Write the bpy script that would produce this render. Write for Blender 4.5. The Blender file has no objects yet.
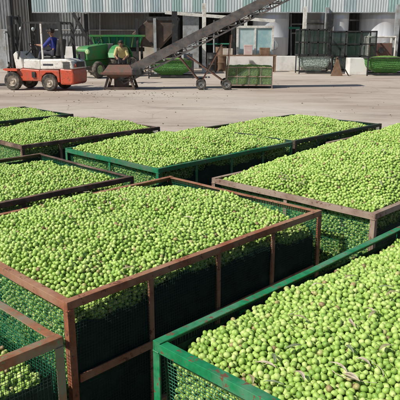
import bpy, bmesh, math, random
import numpy as np
from mathutils import Vector, Matrix, Euler
random.seed(7); rng = np.random.default_rng(11)
C = bpy.context.scene.collection
F = 585.0; YH = 40.0; H = 1.6
P = math.atan((200-YH)/F); CP, SP = math.cos(P), math.sin(P)
def at(x, y, Y):
    dn = (y-200)*CP + F*SP; fw = F*CP - (y-200)*SP
    t = Y/fw
    return Vector(((x-200)*t, Y, H - dn*t))
def gp(x, y, z=0.0):
    dn = (y-200)*CP + F*SP; fw = F*CP - (y-200)*SP
    t = (H-z)/dn
    return Vector(((x-200)*t, fw*t, z))

# ---------------------------------------------------------------- materials
def new_mat(name):
    m = bpy.data.materials.new(name); m.use_nodes = True
    nt = m.node_tree; b = nt.nodes['Principled BSDF']
    return m, nt, b
def ramp(nt, fac, stops):
    r = nt.nodes.new('ShaderNodeValToRGB'); e = r.color_ramp.elements
    while len(e) < len(stops): e.new(0.5)
    for k, (p, c) in enumerate(stops):
        e[k].position = p; e[k].color = (*c, 1)
    nt.links.new(fac, r.inputs[0]); return r.outputs[0]
def noise(nt, scale, detail=4, rough=.55, vec=None, dim='3D'):
    n = nt.nodes.new('ShaderNodeTexNoise'); n.inputs['Scale'].default_value = scale
    n.inputs['Detail'].default_value = detail; n.inputs['Roughness'].default_value = rough
    if vec is not None: nt.links.new(vec, n.inputs['Vector'])
    return n.outputs['Fac']
def coord(nt, kind='Object', scale=(1,1,1)):
    t = nt.nodes.new('ShaderNodeTexCoord'); mp = nt.nodes.new('ShaderNodeMapping')
    nt.links.new(t.outputs[kind], mp.inputs[0]); mp.inputs['Scale'].default_value = scale
    return mp.outputs[0]
def mixc(nt, fac, a, b):
    m = nt.nodes.new('ShaderNodeMix'); m.data_type = 'RGBA'
    for sock, v in ((m.inputs[0], fac), (m.inputs[6], a), (m.inputs[7], b)):
        if hasattr(v, 'links'): nt.links.new(v, sock)
        elif isinstance(v, (int, float)): sock.default_value = v
        else: sock.default_value = (*v, 1)
    return m.outputs[2]
def bump(nt, b, h, strength=.3, dist=.01):
    n = nt.nodes.new('ShaderNodeBump'); n.inputs['Strength'].default_value = strength
    n.inputs['Distance'].default_value = dist
    nt.links.new(h, n.inputs['Height']); nt.links.new(n.outputs[0], b.inputs['Normal'])
def weathered(name, base, dirt, amount=.45, scale=5, rough=.6, metal=0, grain=40, bstr=.25, bd=.002, stretch=(1,1,1), spk=.72, chips=None):
    m, nt, b = new_mat(name)
    v = coord(nt, 'Object', stretch)
    n1 = noise(nt, scale, 6, .62, v)
    f = ramp(nt, n1, [(max(0,.62-amount*.45), (0,0,0)), (min(1,.72-amount*.25), (1,1,1))])
    n2 = noise(nt, grain, 4, .6, v)
    dark = tuple(c*spk for c in base)
    c1 = mixc(nt, ramp(nt, n2, [(.4,(0,0,0)),(.6,(1,1,1))]), base, dark)
    out = mixc(nt, f, c1, dirt)
    if chips:
        n3 = noise(nt, scale*4.5, 8, .72, v)
        out = mixc(nt, ramp(nt, n3, [(.575,(0,0,0)),(.605,(1,1,1))]), out, chips)
    nt.links.new(out, b.inputs['Base Color'])
    b.inputs['Roughness'].default_value = rough; b.inputs['Metallic'].default_value = metal
    bump(nt, b, n2, bstr, bd)
    return m
M = {}
M['rust']   = weathered('rusty_red_steel', (.32,.115,.055), (.36,.20,.12), .5, 6, .75, chips=(.13,.05,.03))
M['rust2']  = weathered('dusty_rust', (.23,.13,.09), (.34,.26,.20), .7, 7, .8, chips=(.14,.07,.045))
M['rust3']  = weathered('orange_rust', (.32,.13,.06), (.22,.20,.14), .45, 9, .75, chips=(.15,.22,.12))
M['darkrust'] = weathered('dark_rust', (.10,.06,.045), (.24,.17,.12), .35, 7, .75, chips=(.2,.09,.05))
M['green']  = weathered('green_paint', (.012,.235,.085), (.10,.25,.15), .38, 6, .42, 0, 30, .15, chips=(.16,.075,.04))
M['green2'] = weathered('deep_green_paint', (.012,.20,.085), (.09,.16,.10), .4, 6, .5, chips=(.14,.07,.04))
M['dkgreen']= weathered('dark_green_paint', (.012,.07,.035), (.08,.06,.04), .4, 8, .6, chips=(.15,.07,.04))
M['net']    = weathered('green_net', (.010,.155,.072), (.016,.20,.10), .4, 9, .6, 0, 60, .0)
M['netgrey']= weathered('grey_net', (.20,.30,.25), (.12,.2,.16), .4, 9, .7, 0, 60, .0)
M['net_dark_shade']= weathered('dark_and_shaded_net', (.006,.034,.018), (.012,.04,.024), .4, 9, .7, 0, 60, .0)  # painted shade on long crate sides; also the dark netting of the cages
M['shadesheet'] = weathered('painted_shade_sheet', (.007,.026,.016), (.014,.045,.028), .4, 14, .95, 0, 300, .2)  # near-black green that stands in for shade on the long crate sides
M['wood']   = weathered('pallet_wood', (.26,.17,.11), (.16,.09,.05), .5, 4, .8)
M['red']    = weathered('orange_red_paint', (.56,.085,.04), (.35,.10,.06), .3, 4, .35, spk=.92, chips=(.16,.06,.04))
M['white']  = weathered('white_paint', (.72,.71,.66), (.45,.42,.37), .32, 3, .45, spk=.92, chips=(.35,.28,.2))
M['whitewall'] = weathered('whitewash', (.78,.77,.74), (.55,.53,.48), .3, 1.2, .8, spk=.92)
M['cream']  = weathered('cream_wall', (.55,.50,.42), (.40,.34,.27), .4, 1.5, .8, spk=.92)
M['grey']   = weathered('grey_sheet', (.20,.215,.225), (.13,.12,.11), .45, .7, .6, 0, 12, .1, .002, (1,1,.25))
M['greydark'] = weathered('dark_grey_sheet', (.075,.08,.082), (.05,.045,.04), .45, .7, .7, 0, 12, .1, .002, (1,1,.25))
M['lightsteel'] = weathered('galvanised', (.42,.45,.46), (.28,.27,.25), .4, 3, .45, .3, spk=.92)
M['blacks'] = weathered('black_steel', (.022,.023,.025), (.06,.052,.043), .25, 5, .5)
M['rubber'] = weathered('tyre_rubber', (.022,.021,.020), (.14,.12,.095), .5, 6, .85)
M['belt']   = weathered('conveyor_rubber', (.05,.05,.05), (.12,.105,.09), .5, 3, .7)
M['conv']   = weathered('conveyor_frame_paint', (.065,.066,.07), (.13,.115,.105), .5, 4, .6, chips=(.15,.08,.05))
M['hopper'] = weathered('hopper_rust', (.20,.085,.06), (.11,.075,.055), .5, 5, .7)
M['bighopper'] = weathered('big_hopper_steel', (.07,.05,.042), (.14,.09,.065), .5, 1.5, .7)
M['tractor']= weathered('tractor_green', (.035,.25,.065), (.10,.20,.06), .35, 3, .4, spk=.92, chips=(.12,.10,.05))
M['teal']   = weathered('teal_paint', (.015,.24,.15), (.05,.15,.10), .4, 3, .5)
M['yellow'] = weathered('yellow_paint', (.55,.45,.06), (.3,.25,.08), .35, 5, .5)
M['pgreen'] = weathered('pale_green_paint', (.45,.62,.30), (.25,.35,.18), .35, 5, .5)
M['sheetw'] = weathered('white_sheet', (.66,.72,.73), (.46,.52,.53), .4, .8, .5, 0, 14, .1, .002, (2,1,.15))
M['sheetb'] = weathered('blue_grey_sheet', (.40,.50,.53), (.30,.38,.40), .4, .8, .5, 0, 14, .1, .002, (2,1,.15))
M['sheett'] = weathered('teal_sheet', (.32,.48,.46), (.35,.46,.45), .4, .8, .5, 0, 14, .1, .002, (2,1,.15))
M['skin']   = weathered('skin', (.36,.19,.12), (.28,.14,.09), .3, 8, .55, 0, 60, .05)
M['blue']   = weathered('blue_cloth', (.05,.07,.38), (.03,.04,.22), .4, 6, .85, 0, 60, .3)
M['beige']  = weathered('yellow_beige_cloth', (.62,.55,.24), (.48,.40,.18), .4, 6, .85, 0, 60, .3)
M['denim']  = weathered('dark_cloth', (.035,.04,.06), (.06,.06,.07), .4, 6, .9, 0, 60, .3)
M['hair']   = weathered('dark_hair', (.02,.015,.012), (.04,.03,.02), .4, 20, .7)
M['glass']  = weathered('pale_glazing', (.30,.50,.52), (.5,.6,.6), .5, 1.2, .15)
M['pink']   = weathered('pale_pink_box', (.6,.42,.40), (.55,.5,.45), .4, 3, .7)
M['eye']    = weathered('eye_dark', (.02,.015,.01), (.03,.02,.02), .3, 20, .2)
M['leaf']   = weathered('dry_leaf', (.38,.38,.20), (.30,.24,.12), .5, 30, .6, 0, 80, .1)
M['litter'] = weathered('litter', (.14,.12,.06), (.10,.15,.05), .5, 3, .8)
M['leafg']  = weathered('grey_green_leaf', (.16,.22,.10), (.30,.33,.20), .5, 30, .5, 0, 80, .1)
M['leaf2']  = weathered('pale_twig', (.62,.56,.42), (.42,.32,.2), .5, 30, .6, 0, 80, .1)
# stainless tanks
def tank_mat():
    m, nt, b = new_mat('stainless_steel')
    v = coord(nt, 'Object', (1,1,.12)); n = noise(nt, 3, 5, .6, v)
    nt.links.new(ramp(nt, n, [(.3,(.60,.61,.63)),(.7,(.82,.83,.86))]), b.inputs['Base Color'])
    b.inputs['Metallic'].default_value = .2; b.inputs['Roughness'].default_value = .38
    return m
M['tank'] = tank_mat()
# concrete yard
def ground_mat():
    m, nt, b = new_mat('yard_concrete')
    v = coord(nt, 'Object'); vs = coord(nt, 'Object', (.30,1,1)); vs2 = coord(nt, 'Object', (.55,1.0,1))
    n1 = noise(nt, .40, 7, .66, vs); n2 = noise(nt, 1.1, 9, .72, vs2); n3 = noise(nt, 45, 5, .75, v); n4 = noise(nt, .10, 4, .6, v); n6 = noise(nt, 6, 6, .7, v)
    base = mixc(nt, ramp(nt, n1, [(.40,(0,0,0)),(.60,(1,1,1))]), (.53,.455,.38), (.39,.315,.255))
    base = mixc(nt, ramp(nt, n2, [(.50,(0,0,0)),(.66,(.7,.7,.7))]), base, (.27,.205,.165))
    base = mixc(nt, ramp(nt, n4, [(.45,(0,0,0)),(.62,(.7,.7,.7))]), base, (.60,.55,.48))
    base = mixc(nt, ramp(nt, n6, [(.55,(0,0,0)),(.75,(.5,.5,.5))]), base, (.30,.24,.19))
    base = mixc(nt, ramp(nt, n3, [(.45,(.0,.0,.0)),(.72,(.5,.5,.5))]), base, (.20,.16,.13))
    # cast slabs: joints every few metres, and fine cracks
    bt = nt.nodes.new('ShaderNodeTexBrick'); bt.inputs['Scale'].default_value = 1; bt.inputs['Brick Width'].default_value = 6.2; bt.inputs['Row Height'].default_value = 5.1
    bt.inputs['Mortar Size'].default_value = .009; bt.inputs['Color1'].default_value = (0,0,0,1); bt.inputs['Color2'].default_value = (0,0,0,1); bt.inputs['Mortar'].default_value = (1,1,1,1); bt.offset = 0
    rot = nt.nodes.new('ShaderNodeMapping'); nt.links.new(v, rot.inputs[0]); rot.inputs['Rotation'].default_value = (0,0,.33); nt.links.new(rot.outputs[0], bt.inputs['Vector'])
    jf = nt.nodes.new('ShaderNodeMath'); jf.operation = 'MULTIPLY'; nt.links.new(bt.outputs['Color'], jf.inputs[0]); nt.links.new(ramp(nt, n6, [(.42,(0,0,0)),(.6,(.6,.6,.6))]), jf.inputs[1])
    base = mixc(nt, jf.outputs[0], base, (.2,.16,.13))
    wn = nt.nodes.new('ShaderNodeTexNoise'); wn.inputs['Scale'].default_value = 1.2; wn.inputs['Detail'].default_value = 5; nt.links.new(v, wn.inputs['Vector'])
    wv = mixc(nt, .22, v, wn.outputs['Color'])
    vo = nt.nodes.new('ShaderNodeTexVoronoi'); vo.feature = 'DISTANCE_TO_EDGE'; vo.inputs['Scale'].default_value = .42; nt.links.new(wv, vo.inputs['Vector'])
    base = mixc(nt, ramp(nt, vo.outputs['Distance'], [(.0,(.35,.35,.35)),(.005,(0,0,0))]), base, (.13,.10,.085))
    # old tyre tracks curving across the yard
    wt = nt.nodes.new('ShaderNodeTexWave'); wt.wave_type = 'RINGS'; wt.rings_direction = 'Z'; wt.inputs['Scale'].default_value = .115; wt.inputs['Distortion'].default_value = 1.6; wt.inputs['Detail'].default_value = 1
    mp = nt.nodes.new('ShaderNodeMapping'); mp.inputs['Location'].default_value = (6,14,0); nt.links.new(v, mp.inputs[0]); nt.links.new(mp.outputs[0], wt.inputs['Vector'])
    tm = nt.nodes.new('ShaderNodeMath'); tm.operation = 'MULTIPLY'; nt.links.new(ramp(nt, wt.outputs['Fac'], [(.90,(0,0,0)),(.955,(.55,.55,.55)),(1,(.1,.1,.1))]), tm.inputs[0]); nt.links.new(n2, tm.inputs[1])
    base = mixc(nt, tm.outputs[0], base, (.16,.125,.10))
    nt.links.new(base, b.inputs['Base Color']); b.inputs['Roughness'].default_value = .85
    bump(nt, b, n3, .4, .006); return m
M['ground'] = ground_mat()
# olives: colour follows a random number of each olive
OD = .0173
def olive_mat():
    m, nt, b = new_mat('olive_skin')
    oi = nt.nodes.new('ShaderNodeObjectInfo')
    c = ramp(nt, oi.outputs['Random'], [(0,(.18,.34,.05)),(.2,(.27,.44,.075)),(.5,(.36,.53,.11)),(.78,(.44,.60,.16)),(.96,(.54,.64,.23)),(.985,(.36,.27,.12)),(1,(.20,.10,.07))])
    an = nt.nodes.new('ShaderNodeAttribute'); an.attribute_name = 'lp'; v = an.outputs['Vector']; n = noise(nt, 90, 3, .6, v)
    # a small pale to brownish scar at random on the skin
    vm = nt.nodes.new('ShaderNodeVectorMath'); vm.operation = 'SCALE'; vm.inputs['Scale'].default_value = 60
    cmb = nt.nodes.new('ShaderNodeCombineXYZ'); nt.links.new(oi.outputs['Random'], cmb.inputs[0]); nt.links.new(oi.outputs['Random'], cmb.inputs[1])
    nt.links.new(cmb.outputs[0], vm.inputs[0])
    ad = nt.nodes.new('ShaderNodeVectorMath'); ad.operation = 'ADD'; nt.links.new(vm.outputs[0], ad.inputs[0]); nt.links.new(v, ad.inputs[1])
    n2 = noise(nt, 75, 2, .5, ad.outputs[0])
    c2 = mixc(nt, ramp(nt, n, [(.45,(0,0,0)),(.8,(.45,.45,.45))]), c, (.46,.56,.16))
    c3 = mixc(nt, ramp(nt, n2, [(.66,(0,0,0)),(.74,(.65,.65,.65))]), c2, (.26,.20,.08))
    sx = nt.nodes.new('ShaderNodeSeparateXYZ'); nt.links.new(v, sx.inputs[0])
    ds = nt.nodes.new('ShaderNodeVectorMath'); ds.operation = 'DISTANCE'; nt.links.new(v, ds.inputs[0]); ds.inputs[1].default_value = (0,0,OD*.59)
    c4 = mixc(nt, ramp(nt, ds.outputs['Value'], [(.0014,(1,1,1)),(.0021,(0,0,0))]), c3, (.13,.09,.035))
    # fine pale lenticels and dust
    n5 = noise(nt, 900, 2, .5, v)
    c5 = mixc(nt, ramp(nt, n5, [(.62,(0,0,0)),(.72,(.4,.4,.4))]), c4, (.55,.62,.28))
    nt.links.new(c5, b.inputs['Base Color'])
    nt.links.new(ramp(nt, n, [(.3,(.38,.38,.38)),(.7,(.55,.55,.55))]), b.inputs['Roughness'])
    bump(nt, b, n, .25, .0015)
    b.inputs['Specular IOR Level'].default_value = .42
    return m
M['olive'] = olive_mat()
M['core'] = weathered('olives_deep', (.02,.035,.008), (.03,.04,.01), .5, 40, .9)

# ---------------------------------------------------------------- mesh helpers
class MB:
    def __init__(s): s.v = []; s.f = []
    def add(s, vs, fs):
        o = len(s.v); s.v += [tuple(p) for p in vs]; s.f += [tuple(i+o for i in f) for f in fs]
    def box(s, a, b, taper=None):
        x0,y0,z0 = a; x1,y1,z1 = b
        s.add([(x0,y0,z0),(x1,y0,z0),(x1,y1,z0),(x0,y1,z0),(x0,y0,z1),(x1,y0,z1),(x1,y1,z1),(x0,y1,z1)],
              [(0,3,2,1),(4,5,6,7),(0,1,5,4),(1,2,6,5),(2,3,7,6),(3,0,4,7)])
    def hexa(s, pts):
        s.add(pts, [(0,3,2,1),(4,5,6,7),(0,1,5,4),(1,2,6,5),(2,3,7,6),(3,0,4,7)])
    def bar(s, p, q, w, h=None, up=(0,0,1)):
        h = h or w; p = Vector(p); q = Vector(q); d = (q-p).normalized(); up = Vector(up)
        if abs(d.dot(up)) > .98: up = Vector((1,0,0))
        a = d.cross(up).normalized()*w/2; b = a.cross(d).normalized()*h/2
        s.add([p-a-b,p+a-b,p+a+b,p-a+b,q-a-b,q+a-b,q+a+b,q-a+b],
              [(0,1,2,3),(4,7,6,5),(0,4,5,1),(1,5,6,2),(2,6,7,3),(3,7,4,0)])
    def tube(s, p, q, r, r2=None, n=12, cap=True):
        r2 = r if r2 is None else r2; p = Vector(p); q = Vector(q); d = (q-p).normalized()
        up = Vector((0,0,1)) if abs(d.z) < .95 else Vector((1,0,0))
        a = d.cross(up).normalized(); b = d.cross(a).normalized(); o = len(s.v)
        for c, rr in ((p,r),(q,r2)):
            for i in range(n):
                t = 2*math.pi*i/n; s.v.append(tuple(c+(a*math.cos(t)+b*math.sin(t))*rr))
        for i in range(n):
            j = (i+1)%n; s.f.append((o+i,o+j,o+n+j,o+n+i))
        if cap: s.f.append(tuple(o+n-1-i for i in range(n))); s.f.append(tuple(o+n+i for i in range(n)))
    def lathe(s, c, axis, prof, n=24):
        c = Vector(c); d = Vector(axis).normalized(); up = Vector((0,0,1)) if abs(d.z) < .95 else Vector((1,0,0))
        a = d.cross(up).normalized(); b = d.cross(a).normalized(); o = len(s.v)
        for (r, h) in prof:
            for i in range(n):
                t = 2*math.pi*i/n; s.v.append(tuple(c+d*h+(a*math.cos(t)+b*math.sin(t))*r))
        for k in range(len(prof)-1):
            for i in range(n):
                j = (i+1)%n; s.f.append((o+k*n+i,o+k*n+j,o+(k+1)*n+j,o+(k+1)*n+i))
    def prism(s, poly, y0, y1):      # polygon in xz, extruded in y
        n = len(poly); o = len(s.v)
        s.v += [(x,y0,z) for x,z in poly]+[(x,y1,z) for x,z in poly]
        s.f.append(tuple(o+i for i in range(n))); s.f.append(tuple(o+2*n-1-i for i in range(n)))
        for i in range(n):
            j = (i+1)%n; s.f.append((o+j,o+i,o+n+i,o+n+j))
    def ell(s, c, r, n=14, m=9):
        o = len(s.v); c = Vector(c)
        for k in range(m+1):
            ph = math.pi*k/m
            for i in range(n):
                t = 2*math.pi*i/n
                s.v.append((c.x+r[0]*math.sin(ph)*math.cos(t), c.y+r[1]*math.sin(ph)*math.sin(t), c.z+r[2]*math.cos(ph)))
        for k in range(m):
            for i in range(n):
                j = (i+1)%n; s.f.append((o+k*n+i,o+(k+1)*n+i,o+(k+1)*n+j,o+k*n+j))
    def build(s, name, mat, parent=None, smooth=False, bevel=0, recalc=True):
        me = bpy.data.meshes.new(name); me.from_pydata(s.v, [], s.f)
        if recalc:
            bm = bmesh.new(); bm.from_mesh(me)
            if smooth: bmesh.ops.remove_doubles(bm, verts=bm.verts, dist=1e-5)
            bmesh.ops.recalc_face_normals(bm, faces=bm.faces); bm.to_mesh(me); bm.free()
        me.materials.append(M[mat] if isinstance(mat, str) else mat)
        if smooth:
            try: me.shade_smooth()
            except Exception: pass
            try: me.set_sharp_from_angle(angle=math.radians(38))
            except Exception: pass
        o = bpy.data.objects.new(name, me); C.objects.link(o)
        if parent: o.parent = parent
        if bevel:
            bv = o.modifiers.new('bevel', 'BEVEL'); bv.width = bevel; bv.segments = 2; bv.limit_method = 'ANGLE'; bv.angle_limit = math.radians(40)
        return o
def thing(name, label, cat, loc=(0,0,0), rz=0, group=None):
    o = bpy.data.objects.new(name, None); C.objects.link(o); o.location = loc; o.rotation_euler = (0,0,rz)
    o.empty_display_size = .1
    tag(o, label, cat, group); return o
def tag(o, label=None, cat=None, group=None, kind=None):
    if label: o['label'] = label
    if cat: o['category'] = cat
    if group: o['group'] = group
    if kind: o['kind'] = kind
    return o
def struct(o): o['kind'] = 'structure'; return o
def copy_tree(root, loc, rz, label, group=None, name=None):
    r = root.copy(); C.objects.link(r); r.location = loc; r.rotation_euler = (0,0,rz); r['label'] = label
    if group: r['group'] = group
    if name: r.name = name
    for ch in [o for o in bpy.data.objects if o.parent == root]:
        c = ch.copy(); C.objects.link(c); c.parent = r
        for g in [o for o in bpy.data.objects if o.parent == ch]:
            d = g.copy(); C.objects.link(d); d.parent = c
    return r
def kids(root): return [o for o in bpy.data.objects if o.parent == root]
def remat(o, mat):
    if o.material_slots:
        o.material_slots[0].link = 'OBJECT'; o.material_slots[0].material = M[mat]

# ---------------------------------------------------------------- ground
g = MB(); S = 300
g.add([(-S,-60,0),(S,-60,0),(S,420,0),(-S,420,0)], [(0,1,2,3)])
struct(g.build('ground', 'ground'))

# ---------------------------------------------------------------- the crates
D = .88; HC = H-D
CL, CW = 1.60, 1.19
TH = math.radians(45.3); A = Vector((math.cos(TH), math.sin(TH), 0)); B = Vector((-math.sin(TH), math.cos(TH), 0))
T = .004; FL = .031
def rail(mb, p, q, inn, fl=FL):
    # angle iron: a vertical flange outside, a horizontal flange on top turned inwards
    p = Vector(p); q = Vector(q); d = (q-p).normalized(); inn = Vector(inn); up = Vector((0,0,1))
    prof = [(0,0),(fl,0),(fl,-T),(T,-T),(T,-fl),(0,-fl)]
    n = 6; o = len(mb.v); K = 14; ph = random.random()*6; am = random.uniform(.002,.005)
    for k in range(K+1):
        t = k/K; bow = math.sin(math.pi*t)*(am+.0012*math.sin(t*19+ph)); sag = math.sin(math.pi*t)*.0015*math.sin(t*9+ph)
        for (a, b) in prof: mb.v.append(tuple(p.lerp(q,t)+inn*(a+bow)+up*(b+sag)))
    mb.f += [tuple(o+i for i in range(n)), tuple(o+K*n+n-1-i for i in range(n))]
    for k in range(K):
        for i in range(n):
            j = (i+1)%n; a = o+k*n; mb.f.append((a+j,a+i,a+n+i,a+n+j))
def net(mb, p, ux, uz, lx, lz, sp=.0125, w=.0022):
    p = Vector(p); ux = Vector(ux); uz = Vector(uz); nrm = ux.cross(uz)
    nseg = max(2, int(lx/.2))
    ph = random.random()*9
    def bulge(a, b): return .011*math.sin(a*5+ph)*math.sin(b*7+ph*2)
    k = 0
    nx = int(lx/sp); nz = int(lz/sp)
    def strip(f, n, lenn, dirn):
        pts = []
        for i in range(n+1):
            t = i/n*lenn; a, b = f(t); pts.append(p+ux*a+uz*b+nrm*bulge(a,b))
        o = len(mb.v)
        side = uz if dirn == 0 else ux
        for q in pts:
            mb.v += [tuple(q-side*w/2), tuple(q+nrm*w*.5), tuple(q+side*w/2)]
        for i in range(n):
            for j in range(3):
                jj = (j+1)%3; mb.f.append((o+3*i+j, o+3*i+jj, o+3*i+3+jj, o+3*i+3+j))
    for i in range(1, nx):
        x = i*sp+random.uniform(-.0012,.0012); sl = random.uniform(-.002,.002)
        strip(lambda t: (x+sl*t/lz, t), 5, lz, 1)
    for i in range(1, nz):
        z = i*sp+random.uniform(-.0012,.0012)
        strip(lambda t: (t, z), nseg, lx, 0)
def make_crate(label, loc, rz):
    t = thing('mesh_crate', label, 'crate', loc, rz, 'mesh crates of olives')
    hx, hy = CL/2, CW/2
    cs = [(-hx,-hy),(hx,-hy),(hx,hy),(-hx,hy)]
    ups = Vector((0,0,1))
    for k in range(4):     # top rails, butted at the corners
        p = Vector((*cs[k],HC)); q = Vector((*cs[(k+1)%4],HC)); d = (q-p).normalized(); inn = Vector((-d.y,d.x,0))
        mb = MB(); e = 0 if k%2 == 0 else FL+.001
        if k%2: p = p+d*(T+.001); q = q-d*(T+.001); p.z -= T+.0005; q.z = p.z
        rail(mb, p, q, inn); mb.build('top_rail', 'rust', t, bevel=.0012)
        zb = .11
        mb = MB(); mb.bar(Vector((*cs[k],zb))+d*.042+inn*.02, Vector((*cs[(k+1)%4],zb))-d*.042+inn*.02, .036, .04); mb.build('bottom_rail', 'rust', t)
        if k%2 == 0:
            mb = MB(); mb.bar(Vector((*cs[k],.40))+d*.042+inn*.010, Vector((*cs[(k+1)%4],.40))-d*.042+inn*.010, .006, .032); mb.build('middle_rail', 'rust', t)
    for (x, y) in cs:      # corner posts of angle iron with a foot plate
        sx, sy = (1 if x < 0 else -1), (1 if y < 0 else -1)
        mb = MB(); z1 = HC-FL-.001; a = .006
        x0, y0 = x+sx*a*.0, y+sy*a*.0
        w = .028
        mb.box((min(x0,x0+sx*w), min(y0,y0+sy*T), 0), (max(x0,x0+sx*w), max(y0,y0+sy*T), z1))
        mb.box((min(x0,x0+sx*T), min(y0+sy*T,y0+sy*w), 0), (max(x0,x0+sx*T), max(y0+sy*T,y0+sy*w), z1))
        mb.box((min(x,x+sx*.07)-.0, min(y,y+sy*.07), -.0), (max(x,x+sx*.07), max(y,y+sy*.07), .008))
        for q_ in range(5):
            mb.ell((x+sx*(.004+q_*.005), y-sy*.001, z1-.001), (.0035,.003,.003), 8, 5); mb.ell((x-sx*.001, y+sy*(.004+q_*.005), z1-.001), (.003,.0035,.003), 8, 5)
        mb.build('corner_post', 'rust', t)
    for sy in (-1, 1):
        for f in (-.5, 0, .5):
            mb = MB(); x = f*hx; y = sy*(hy-.018)
            mb.box((x-.011, y-.004, .132), (x+.011, y+.006, HC-FL-.001)); mb.build('side_post', 'rust', t)
    for sx in (-1, 1):
        mb = MB(); x = sx*(hx-.018)
        mb.box((x-.005, -.012, .132), (x+.005, .012, HC-FL-.001)); mb.build('side_post', 'rust', t)
    zb = .135; zt = HC-.012
    hz = zt-zb
    for (p, ux, lx) in (((-hx+.01,-hy+.020,zb),(1,0,0),CL-.02), ((hx-.01,hy-.024,zb),(-1,0,0),CL-.02),
                        ((hx-.028,-hy+.01,zb),(0,1,0),CW-.02), ((-hx+.028,hy-.01,zb),(0,-1,0),CW-.02)):
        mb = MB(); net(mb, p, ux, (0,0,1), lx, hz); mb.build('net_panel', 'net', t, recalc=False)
    for sy in (-1,1):  # dark sheets added inside the long sides to paint in their shade
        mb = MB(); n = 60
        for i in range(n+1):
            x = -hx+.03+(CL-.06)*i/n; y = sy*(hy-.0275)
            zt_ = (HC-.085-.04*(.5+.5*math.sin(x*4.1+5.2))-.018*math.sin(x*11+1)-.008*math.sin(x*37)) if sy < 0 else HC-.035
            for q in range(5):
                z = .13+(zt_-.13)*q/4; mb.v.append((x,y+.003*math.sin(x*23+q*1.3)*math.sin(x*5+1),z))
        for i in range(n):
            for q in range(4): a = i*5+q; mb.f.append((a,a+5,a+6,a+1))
        mb.build('painted_shade_sheet','shadesheet',t,recalc=False)
    mb = MB(); mb.box((-hx+.045,-hy+.045,.10),(hx-.045,hy-.045,.125)); mb.build('floor_sheet', 'wood', t)
    return t
def style(t, frame, netm='net'):
    for c in kids(t):
        if c.name.startswith('net_panel'): remat(c, 'net_dark_shade' if c.data.name in ('net_panel','net_panel.001') and frame != 'rust2' or c.data.name == 'net_panel' else netm)  # long-side panels take a darker net copy, shade put into the colour
        elif not c.name.startswith(('floor_sheet','painted_shade_sheet')): remat(c, frame)
def cpos(a, b, rz=0):   # a,b: nearest corner in units of D along A and B
    p = A*(a*D)+B*(b*D); ctr = p+A*(CL/2)+B*(CW/2); return ctr

# ---------------------------------------------------------------- olive packing (dropped spheres, periodic sheet)
OD = .0173
LX, LY = 1.72, 1.32
def pack(n):
    cs = OD; nx = int(LX/cs); ny = int(LY/cs); cx = LX/nx; cy = LY/ny
    grid = [[[] for _ in range(ny)] for _ in range(nx)]
    pts = []; d2 = OD*OD; R = random.random; sq = math.sqrt
    def contact(x, y):
        i = int(x/cx)%nx; j = int(y/cy)%ny; best = 0.0
        for di in (-1,0,1):
            gi = grid[(i+di)%nx]
            for dj in (-1,0,1):
                for (px,py,pz) in gi[(j+dj)%ny]:
                    dx = x-px; dx -= LX*round(dx/LX); dy = y-py; dy -= LY*round(dy/LY)
                    q = d2-dx*dx-dy*dy
                    if q > 0:
                        z = pz+sq(q)
                        if z > best: best = z
        return best
    for _ in range(n):
        x = R()*LX; y = R()*LY; z = contact(x, y)
        st = OD*.55; a0 = R()*6.28
        while st > OD*.06:
            ok = False
            for k in range(5):
                a = a0+k*1.2566; x2 = (x+st*math.cos(a))%LX; y2 = (y+st*math.sin(a))%LY; z2 = contact(x2,y2)
                if z2 < z-1e-6: x, y, z, ok = x2, y2, z2, True; break
            if not ok: st *= .5
            a0 += .7
        i = int(x/cx)%nx; j = int(y/cy)%ny
        cell = grid[i][j]; cell.append((x,y,z))
        if len(cell) > 4: cell.sort(key=lambda p:-p[2]); cell.pop()
        pts.append((x,y,z))
    return np.array(pts)
NP = 23200
PK = pack(NP)
ztop = np.percentile(PK[:,2], 97)
PKD = ztop-PK[:,2]        # depth below the surface
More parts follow.
